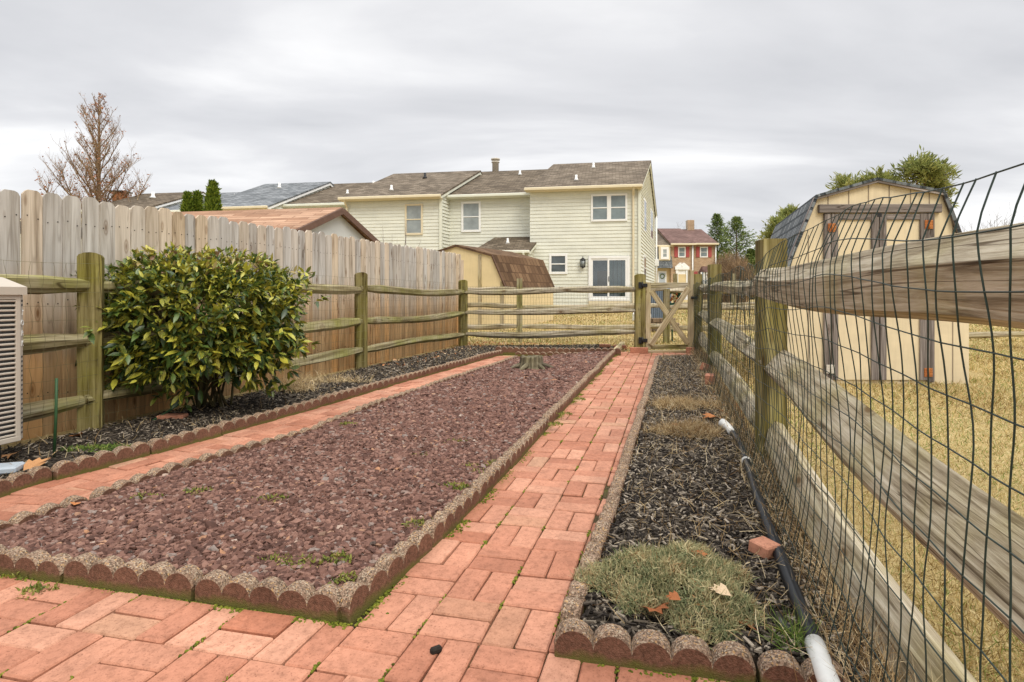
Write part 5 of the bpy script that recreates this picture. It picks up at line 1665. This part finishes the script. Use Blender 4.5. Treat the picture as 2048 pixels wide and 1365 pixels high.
t1, f1 = townhouse('brown brick town house with red shutters and ornate white door surround', 1342, 1387, 487, 457.5, YB, 'wbrick', 'roofmaroon')
t2, f2 = townhouse('brown brick town house with red shutters and maroon canopied bay window', 1388, 1432, 486.5, 459, YB + .6, 'wbrick', 'roofmaroon')
t3, f3 = townhouse('tan town house with dark shingled upper storey and pale blue front door', 1303, 1341.5, 490.5, 463, YB + .4, 'ywall', 'roofbrown')
for (t, f_, x0, x1) in ((t1, f1, 1356, 1371), (t2, f2, 1399.5, 1415.5)):
    win_px(f_, x0, 494, x1, 515.5, t, pane='paneblue', fw=.1)
    for (sa, sb) in ((x0 - 7.5, x0 - .6), (x1 + .6, x1 + 7.5)):
        m = MB(); a = f_.hit(sa, 515); b = f_.hit(sb, 494); f_.box(m, a[0], b[0], a[1], b[1], .01, .06); m.build('shutter', MT['redshutter'], t)
# door surround
a = f1.hit(1351, 605); b = f1.hit(1376, 540)
m = MB(); f1.box(m, a[0], a[0] + .22, a[1], b[1], 0, .14); f1.box(m, b[0] - .22, b[0], a[1], b[1], 0, .14); f1.box(m, a[0] - .08, b[0] + .08, b[1], b[1] + .26, 0, .2)
f1.box(m, a[0] + .221, b[0] - .221, f1.hit(1360, 560)[1], b[1] - .002, 0, .06); f1.box(m, a[0] + .221, b[0] - .221, a[1], f1.hit(1360, 560)[1] - .9, 0, .08)
cxm = (a[0] + b[0]) / 2
for sgn in (-1, 1):
    m.prism([(0, 0), (.60, 0), (.60, .40), (.46, .40)] if sgn < 0 else [(0, 0), (-.46, .40), (-.60, .40), (-.60, 0)], f1.pt(cxm - (.66 if sgn < 0 else -.66), b[1] + .26, 0), (1, 0, 0), ZU, (0, -.14, 0))
m.lathe([(.09, 0), (.11, .12), (.05, .26), (.0, .34)], f1.pt(cxm, b[1] + .26, .1), 8)
ds = m.build('door_surround', MT['white'], t1)
m = MB(); f1.box(m, a[0] + .3, b[0] - .3, a[1] + .1, b[1] - .15, .0, .05); m.build('door', MT['trim'], t1)
m = MB(); f1.box(m, cxm - .42, cxm + .42, f1.hit(1360, 580)[1], f1.hit(1360, 549)[1], .05, .09); m.build('pane', MT['ywall'], ds)
m = MB()
for f_, t_, px in ((f1, t1, 1384.5),): m.tube([f_.pt(f_.hit(px, 500)[0], f_.hit(px, 489)[1], .12), f_.pt(f_.hit(px, 500)[0], .4, .12)], .07, 8)
m.build('downspout', MT['white'], t1)
m = MB(); m.tube([f2.pt(f2.hit(1430.5, 500)[0], f2.hit(1430.5, 489)[1], .12), f2.pt(f2.hit(1430.5, 500)[0], .4, .12)], .06, 8); m.build('downspout', MT['white'], t2)
# bay with canopy
a = f2.hit(1396, 575); b = f2.hit(1422, 545); c = f2.hit(1409, 533)
m = MB(); pts0 = [f2.pt(a[0], b[1], 0), f2.pt(a[0] + .3, b[1], .7), f2.pt(b[0] - .3, b[1], .7), f2.pt(b[0], b[1], 0)]; tp = [f2.pt(a[0] + .35, c[1], 0), f2.pt(b[0] - .35, c[1], 0)]
m.add(pts0 + tp, [(0, 1, 4), (1, 2, 5, 4), (2, 3, 5), (3, 2, 1, 0)]); m.build('canopy', MT['roofmaroon'], t2)
bay = MB(); f2.box(bay, a[0] + .1, b[0] - .1, a[1] - .6, b[1] - .01, 0, .6); by = bay.build('bay_window', MT['paneblue'], t2)
m = MB()
for k in range(5):
    x = lerp(a[0] + .1, b[0] - .1, k / 4); f2.box(m, x - .05, x + .05, a[1] - .6, b[1] - .012, .58, .64)
m.build('mullions', MT['white'], by)
m = MB(); q = f2.hit(1391, 550); f2.box(m, q[0] - .25, q[0] + .18, q[1] - .8, q[1] + .3, .01, .06); m.build('shutter', MT['redshutter'], t2)
# mansard unit
m = MB(); a = f3.hit(1303, 537); b = f3.hit(1341, 492)
slab(m, f3.pt(a[0], a[1], .75), f3.pt(b[0], a[1], .75), f3.pt(b[0], b[1], .08), f3.pt(a[0], b[1], .08), .1); m.build('mansard', MT['roofslate'], t3)
a = f3.hit(1315, 522); b = f3.hit(1337, 493)
m = MB(); f3.box(m, a[0], b[0], a[1], b[1], .1, .62); m.build('dormer', MT['trim'], t3)
dfr = Frame(f3.pt(0, 0, .62), bxu, Vector((0, -1, 0))); window(dfr, a[0] + .15, b[0] - .15, a[1] + .1, b[1] - .15, t3, pane='panegrey', fw=.2)
a = f3.hit(1315, 609); b = f3.hit(1332.5, 543)
m = MB(); f3.box(m, a[0], b[0], a[1], b[1], 0, .12); m.build('door_frame', MT['white'], t3)
m = MB(); f3.box(m, a[0] + .13, b[0] - .13, a[1], b[1] - .15, .1, .15); dd_ = m.build('door', MT['slab'], t3)
m = MB(); c_ = f3.pt((a[0] + b[0]) / 2, f3.hit(1324, 553)[1], .17)
for k in range(14):
    an = k * 2 * math.pi / 14; m.lathe([(.0, -.05), (.06, 0), (.0, .06)], c_ + Vector((math.cos(an) * .2, 0, math.sin(an) * .2)), 6)
m.build('wreath', MT['weed'], dd_)
m = MB(); p = P(1380, 448, YB + 5); m.box(p - ZU * .25, (.7, .6, 1.2), None, .5, .02); m.build('chimney', MT['wbrick'], t1)

# ------------------------------------------------------------------ things beyond the gate
p = P(1316, 613, 17.5)
m = MB(); W_ = .62; zb0 = hgt(0, 17.5)
for k in range(11): m.box((p.x - W_ / 2 + W_ * k / 10, 17.5 - .3, (zb0 + CH + .15) / 2), (.03, .03, CH + .15 - zb0), None, .5, .006)
m.box((p.x, 17.5, (zb0 + 1.14) / 2), (W_, .56, 1.14 - zb0), None, .2, .02); m.box((p.x, 17.5, 1.17), (W_ + .06, .64, .05), None, .6, .015)
tag(m.build('ribbed_bin', MT['bluebin']), 'blue grey ribbed storage bin standing by the end house seen through the gate', 'bin')
p = P(1290, 605, 17.2)
m = MB(); m.box((p.x - .1, 17.2, hgt(0, 17.2) + .1), (.5, .4, .36), None, .5, .06); tag(m.build('storage_box', MT['white']), 'low white lidded box left of the blue grey bin', 'box')
hw = thing('hose_reel', 'round green garden hose ornament hanging beyond the gate', 'hose reel', P(1344, 620, 12.2))
c = P(1345, 597, 12.25)
m = MB()
for k in range(3):
    rr_ = .12 + .03 * k; m.tube([c + Vector((math.cos(i * math.pi / 12) * rr_, -.03 * k, math.sin(i * math.pi / 12) * rr_)) for i in range(25)], .02, 8, .5)
m.tube([c + Vector((0, .03, -.12)), Vector((c.x, c.y + .03, hgt(0, 12.2)))], .018, 8); m.build('coil', MT['greenplastic'], hw)
m = MB()
for k in range(9): m.lathe([(0, -.03), (.035, 0), (0, .03)], c + Vector((RD.uniform(-.09, .09), -.05, RD.uniform(-.09, .09))), 6)
m.build('flowers', MT['rusthinge'], hw)
pb = G(1310, 640, hgt(0, 13.5)); pbY = 14.6
bw_ = thing('block_planter', 'low stacked brown block wall on the lawn beyond the gate', 'planter', P(1308, 652, pbY))
m = MB(); z = hgt(0, pbY)
for r_ in range(3):
    for k in range(5):
        m.box(((1308 - CX) / F * pbY - .38 + k * .2 + (.1 if r_ % 2 else 0), pbY, z + .06 + r_ * .115), (.19, .3, .105), None, RD.random(), .012)
m.build('blocks', MT['rubble'], bw_)

# ------------------------------------------------------------------ trees and shrubs
def qleaf(name, pos, size, rnd, mat, parent, flat=1.0, dirs=None, aspect=.5):
    bv = np.array([(0, -.5 * aspect, 0), (.5, -.35 * aspect, .08), (1, 0, 0), (.5, .35 * aspect, .08), (0, .5 * aspect, 0)])[[0, 1, 2, 3]]
    bv[0] = (0, 0, 0); bv[1] = (.5, -.5 * aspect, .08); bv[2] = (1, 0, 0); bv[3] = (.5, .5 * aspect, .08)
    bf = np.array([(0, 1, 2, 3)])
    n = len(pos)
    M = frames(dirs, .5) if dirs is not None else rotmats(n, math.pi)
    return inst(name, bv, bf, M * size[:, None, None], pos, rnd, mat, parent)


def arborvitae(label, px, ytop, Y, wpx, zb=1.0):
    top = P(px, ytop, Y); r = wpx / 2 / F * Y; z0 = hgt(0, Y); H = top.z - z0
    t = thing('conical_evergreen', label, 'tree', (top.x, Y, z0))
    m = MB(); m.tube([(top.x, Y, z0), (top.x, Y, z0 + H * .8)], [.07, .02], 8); m.build('trunk', MT['bark'], t)
    n = 5200; h = rng.random(n) ** .9; a = rng.random(n) * 6.283
    prof_ = np.sin(np.clip(1 - h, 0, 1) ** .62 * 1.5708) ** .8
    lump = 1 + .12 * np.sin(a * 6 + h * 23) + .08 * np.sin(a * 13 - h * 41)
    rad = r * prof_ * lump * (1 - .35 * rng.random(n) ** 2)
    pos = np.stack([top.x + np.cos(a) * rad, Y + np.sin(a) * rad, z0 + .1 + h * (H - .12)], 1)
    d = np.stack([np.cos(a) * .5, np.sin(a) * .5, np.full(n, .9)], 1) + rng.normal(0, .3, (n, 3))
    qleaf('crown', pos, rng.uniform(.10, .2, n), rng.random(n), MT['arbor'], t, dirs=d, aspect=.35)


arborvitae('smallest and leftmost of three conical evergreens above the terracotta roof', 375, 389, 19.0, 27)
arborvitae('slim middle one of three conical evergreens above the terracotta roof', 395, 387, 19.3, 25)
arborvitae('tallest conical evergreen right of two smaller ones above the terracotta roof', 426, 366, 18.8, 37)


def spruce(label, px, ytop, Y, wpx, seed, low=.1):
    rr = np.random.default_rng(seed)
    top = P(px, ytop, Y); z0 = hgt(0, Y); H = top.z - z0; R_ = wpx / 2 / F * Y
    t = thing('spruce_tree', label, 'tree', (top.x, Y, z0))
    m = MB(); m.tube([(top.x, Y, z0), (top.x, Y, z0 + H * .98)], [.2, .015], 8); m.build('trunk', MT['bark'], t)
    pos = []; dr_ = []; rn = []; bm = MB()
    nb = 170
    for k in range(nb):
        h = low + (1 - low) * (k / nb) ** .95
        L = R_ * (1 - h) ** .9 * rr.uniform(.55, 1.2) + .05; a = k * 2.399 + rr.normal(0, .3)
        el = lerp(.05, .42, h)
        d = np.array([math.cos(a) * math.cos(el), math.sin(a) * math.cos(el), math.sin(el)])
        b0 = np.array([top.x, Y, z0 + H * h * .97])
        nn = int(26 + 60 * L / R_)
        s = rr.random(nn) ** .6
        c = b0 + d * L * s[:, None] + np.array([0, 0, 1.0]) * (-.22 * L * np.sin(s * 2.6))[:, None]
        c += rr.normal(0, .06 + .05 * L, (nn, 3)) * np.array([1, 1, .6])
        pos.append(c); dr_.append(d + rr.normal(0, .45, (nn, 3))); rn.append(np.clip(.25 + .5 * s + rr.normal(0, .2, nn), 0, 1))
        if k % 3 == 0: bm.tube([b0, b0 + d * L * .8], [.025, .006], 4)
    bm.build('limbs', MT['bark'], t)
    pos = np.concatenate(pos); qleaf('crown', pos, rr.uniform(.18, .36, len(pos)), np.concatenate(rn), MT['spruce'], t, dirs=np.concatenate(dr_), aspect=.32)


spruce('dark spruce tree left of its larger neighbour behind the brick town houses', 1434, 424, 60, 160, 3)
spruce('tall broad spruce tree rising above the brown hedge', 1473, 430, 57, 225, 4)
spruce('lower dark spruce partly hidden by the mossy near fence post', 1503, 498, 56, 110, 8)


def crown_tree(label, name, lobes, Y, px, mat, n, size, seed, tw=.25):
    rr = np.random.default_rng(seed); z0 = hgt(0, Y); b = P(px, 600, Y); base = Vector((b.x, Y, z0))
    t = thing(name, label, 'tree', base)
    m = MB(); pos = []; dr_ = []; rn = []
    for (lx_, ly_, lr, w) in lobes:
        c = P(lx_, ly_, Y); r = lr / F * Y; c = Vector((c.x, Y + rr.normal(0, r * .4), c.z))
        q0 = base + ZU * (c.z - z0) * .35
        m.tube(smooth_path([base, q0, c], 4), [lerp(.22, .05, i / 8) for i in range(9)], 7)
        for k in range(int(w * 26)):
            v = rr.normal(0, 1, 3); v /= np.linalg.norm(v); v[2] = abs(v[2]) * 1.0 - .35
            L = r * rr.uniform(.55, 1.12)
            e = np.array(c) + v * L
            m.tube([c, Vector(e)], [.035, .008], 4)
            nn = int(n * rr.uniform(.5, 1.4))
            s = rr.uniform(.25, 1.05, nn)
            pts = np.array(c) + (e - np.array(c)) * s[:, None] + rr.normal(0, r * .085, (nn, 3))
            pos.append(pts); d = v + np.array([0, 0, .5]); dr_.append(d + rr.normal(0, .6, (nn, 3))); rn.append(np.clip(rr.normal(.5, .14) + rr.normal(0, .2, nn), 0, 1))
    m.build('limbs', MT['bark'], t)
    pos = np.concatenate(pos)
    qleaf('crown', pos, rr.uniform(size[0], size[1], len(pos)), np.concatenate(rn), MT[mat], t, dirs=np.concatenate(dr_), aspect=.22)


crown_tree('feathery yellow green pine tree behind the yellow barn shed', 'pine_tree', [(1700, 375, 40, 1), (1810, 350, 45, 1.5), (1835, 362, 52, 1.5), (1760, 390, 45, 1), (1880, 400, 36, 1), (1870, 372, 26, .6), (1750, 372, 40, 1), (1760, 450, 62, 1.3), (1850, 455, 62, 1.3)], 42, 1800, 'pine', 40, (.28, .6), 21)
crown_tree('small yellow green pine left of the slate roof of the barn shed', 'pine_tree', [(1555, 455, 30, 1), (1585, 432, 26, 1), (1538, 475, 24, .8), (1575, 510, 45, 1)], 38, 1575, 'pine', 32, (.25, .5), 22)


def bare_tree():
    rr = random.Random(5); Y = 30.0
    top = P(197, 192, Y); z0 = hgt(0, Y); base = Vector((P(197, 400, Y).x, Y, z0)); H = top.z - z0
    t = thing('bare_tree', 'tall leafless tree with rusty clinging leaves beyond the picket fence', 'tree', base)
    m = MB(); tw = MB(); lp = []
    m.tube([base, base + ZU * H * .5, base + Vector((.05, 0, H * .8)), base + Vector((0, 0, H))], [.16, .11, .055, .012], 10, .5)

    def shoot(mm, p, d, L, r, depth):
        path = [p]; n_ = 6; q = p.copy(); dd_ = d.copy()
        for i in range(n_):
            dd_ = (dd_ + Vector((rr.gauss(0, .065), rr.gauss(0, .065), .085 + rr.gauss(0, .05)))).normalized(); q = q + dd_ * (L / n_); path.append(q.copy())
        mm.tube(path, [max(.003, lerp(r, r * .22, i / n_)) for i in range(n_ + 1)], 5 if depth == 0 else 3, rr.random(), caps=False)
        if depth < 2:
            k = int((21 if depth == 0 else 8) * max(.5, L / 3.0)) if depth == 0 else 7
            for j in range(k):
                u = rr.uniform(.2, 1); i = min(int(u * n_), n_ - 1); pp_ = path[i].lerp(path[i + 1], u * n_ - i)
                a = rr.uniform(0, 6.28); sd_2 = Vector((math.cos(a), math.sin(a), .55)); shoot(tw, pp_, (dd_ * .6 + sd_2 * .7).normalized(), L * rr.uniform(.16, .34) if depth == 0 else L * rr.uniform(.3, .6), r * .34, depth + 1)
        else:
            for j in range(2):
                if rr.random() < .55: lp.append((path[rr.randint(2, n_)], rr.random()))
    nb = 54
    for k in range(nb):
        f_ = .20 + .77 * (k / nb) ** .9; p = base + ZU * H * f_; a = k * 2.4 + rr.uniform(-.4, .4)
        L = 4.3 * (1.04 - f_) ** .72 * rr.uniform(.72, 1.12); el = lerp(.62, 1.05, f_)
        shoot(m, p, Vector((math.cos(a) * math.cos(el), math.sin(a) * math.cos(el), math.sin(el))), L, .052 * (1.1 - f_) + .012, 0)
    m.build('trunk', MT['treebark'], t); tw.build('twigs', MT['twig'], t)
    lp2 = [x for x in lp if rr.random() < (.6 if x[0].z < z0 + H * .62 else .2)]
    pos = np.array([tuple(x[0]) for x in lp2]); n = len(pos)
    qleaf('leaves', pos, rng.uniform(.07, .15, n), rng.random(n), MT['rustleaf'], t, aspect=.5)


bare_tree()


def twig_shrub(label, cx_px, base_y, Y, wpx, top_y, n, mat, seed, cat='shrub', spread=.5, name='bare_shrub', rad=.006):
    rr = random.Random(seed); b = P(cx_px, base_y, Y); z0 = hgt(0, Y); H = (CH - (top_y - HZ) / F * Y) - z0; R_ = wpx / 2 / F * Y
    t = thing(name, label, cat, (b.x, Y, z0)); m = MB()
    for k in range(n):
        a = rr.uniform(0, 6.28); q = rr.random() ** .5; e = rr.uniform(.7, 1.0)
        p0 = Vector((b.x + math.cos(a) * q * R_ * spread, Y + math.sin(a) * q * R_ * spread, z0))
        hh = H * e * (1 - .42 * q * q)
        p1 = Vector((b.x + math.cos(a) * q * R_ * .82, Y + math.sin(a) * q * R_ * .82, z0 + hh * .55)); p2 = Vector((b.x + math.cos(a) * q * R_ + rr.gauss(0, .1), Y + math.sin(a) * q * R_ + rr.gauss(0, .1), z0 + hh))
        r = rr.random()
        m.tube([p0, p1, p2], [rad * 1.6, rad, rad * .4], 3, r, caps=False)
        for j in range(5):
            u = rr.uniform(.35, 1); s = p0.lerp(p1, u * 2) if u < .5 else p1.lerp(p2, u * 2 - 1)
            m.tube([s, s + Vector((rr.gauss(0, .14), rr.gauss(0, .14), rr.uniform(.1, .4))) * (H / 3)], [rad * .7, rad * .3], 3, r, caps=False)
    m.build('stems', MT[mat], t)


twig_shrub('dense brown twiggy hedge shrub beyond the fence left of the barn shed', 1462, 600, 27, 92, 500, 1300, 'twig', 3, spread=.62, rad=.009)
twig_shrub('thin grey bare thicket right of the barn shed', 2010, 560, 38, 150, 418, 200, 'greytwig', 4, spread=.7, rad=.011)
twig_shrub('low bare grey thicket at the right edge behind the thicket by the shed', 1945, 560, 40, 90, 440, 120, 'greytwig', 6, spread=.8, rad=.011)
twig_shrub('grey leafless treetop above the brick town house roof', 1370, 560, 66, 80, 432, 90, 'greytwig', 7, spread=.6, rad=.014)
# bare sapling behind the picket fence
t = thing('bare_sapling', 'spindly bare sapling poking above the picket fence before the tan framed window', 'sapling', P(808, 640, 13.5)); m = MB()
for (x0, y0, x1, y1, r_) in ((806, 640, 812, 447, .013), (806, 520, 812, 440, .008), (775, 640, 765, 452, .008), (768, 500, 763, 470, .006), (783, 640, 784, 470, .006), (793, 640, 794, 478, .005), (832, 500, 842, 479, .005), (815, 560, 833, 498, .007)):
    a = P(x0, y0, 13.5); b = P(x1, y1, 13.5); m.tube([a, a.lerp(b, .5) + Vector((.02, .02, 0)), b], [r_, r_ * .8, r_ * .4], 5)
m.build('stems', MT['greytwig'], t)

# ------------------------------------------------------------------ light, sky, camera
w = bpy.data.worlds.new('World'); sc.world = w; w.use_nodes = True
nt = w.node_tree; nt.nodes.clear()
def wn_(t, **k):
    n = nt.nodes.new(t)
    for a, b in k.items(): setattr(n, a, b)
    return n
L_ = nt.links.new
SUN_EL, SUN_AZ = math.radians(48), math.radians(150)
sky = wn_('ShaderNodeTexSky', sky_type='NISHITA', sun_disc=False); sky.sun_elevation = SUN_EL; sky.sun_rotation = SUN_AZ
tcn = wn_('ShaderNodeTexCoord'); sep = wn_('ShaderNodeSeparateXYZ'); L_(tcn.outputs['Generated'], sep.inputs[0])
def wm(op, a, b=0.0):
    m_ = wn_('ShaderNodeMath', operation=op)
    for i, v in enumerate((a, b)):
        if hasattr(v, 'is_output'): L_(v, m_.inputs[i])
        else: m_.inputs[i].default_value = v
    return m_.outputs[0]
zc = wm('MAXIMUM', sep.outputs[2], 0.0); den = wm('ADD', zc, .16)
cmb = wn_('ShaderNodeCombineXYZ'); L_(wm('MULTIPLY', wm('DIVIDE', sep.outputs[0], den), .62), cmb.inputs[0]); L_(wm('MULTIPLY', wm('DIVIDE', sep.outputs[1], den), 1.35), cmb.inputs[1])
nz = wn_('ShaderNodeTexNoise'); nz.inputs['Scale'].default_value = .85; nz.inputs['Detail'].default_value = 7; nz.inputs['Roughness'].default_value = .5; nz.inputs['Distortion'].default_value = .35
L_(cmb.outputs[0], nz.inputs['Vector'])
cr = wn_('ShaderNodeValToRGB'); el = cr.color_ramp.elements
el[0].position = .34; el[0].color = (5.05, 5.1, 5.3, 1); el[1].position = .66; el[1].color = (8.9, 8.85, 8.8, 1)
e = el.new(.5); e.color = (6.4, 6.4, 6.55, 1)
L_(nz.outputs['Fac'], cr.inputs[0])
mr = wn_('ShaderNodeMapRange', interpolation_type='SMOOTHSTEP'); L_(sep.outputs[2], mr.inputs['Value'])
for k, v in (('From Min', .46), ('From Max', .9), ('To Min', 1.0), ('To Max', 3.0)): mr.inputs[k].default_value = v
vm = wn_('ShaderNodeVectorMath', operation='SCALE'); L_(cr.outputs[0], vm.inputs[0]); L_(mr.outputs[0], vm.inputs['Scale'])
mx = wn_('ShaderNodeMix', data_type='RGBA'); mx.inputs['Factor'].default_value = .06; L_(vm.outputs[0], mx.inputs['A']); L_(sky.outputs[0], mx.inputs['B'])
bg = wn_('ShaderNodeBackground'); bg.inputs['Strength'].default_value = .1; L_(mx.outputs['Result'], bg.inputs[0])
wo = wn_('ShaderNodeOutputWorld'); L_(bg.outputs[0], wo.inputs[0])
sun = bpy.data.lights.new('sun', 'SUN'); sun.energy = 1.5; sun.angle = math.radians(25); sun.color = (1, .93, .80)
so2 = bpy.data.objects.new('sun', sun); COL.objects.link(so2)
sdv = Vector((math.sin(SUN_AZ) * math.cos(SUN_EL), math.cos(SUN_AZ) * math.cos(SUN_EL), math.sin(SUN_EL)))
so2.rotation_euler = sdv.to_track_quat('Z', 'Y').to_euler(); so2.location = sdv * 50

cam = bpy.data.cameras.new('camera'); cam.sensor_width = 36; cam.lens = 36 * F / 2048
cam.shift_y = -(682.5 - HZ) / 2048; cam.clip_start = .02; cam.clip_end = 3000
co = bpy.data.objects.new('camera', cam); COL.objects.link(co)
co.location = (0, 0, CH); co.rotation_euler = (math.pi / 2, 0, 0); sc.camera = co
sc.view_settings.view_transform = 'Standard'; sc.view_settings.look = 'None'; sc.view_settings.exposure = .38; sc.view_settings.gamma = 1
sc.cycles.max_bounces = 6; sc.cycles.transparent_max_bounces = 8
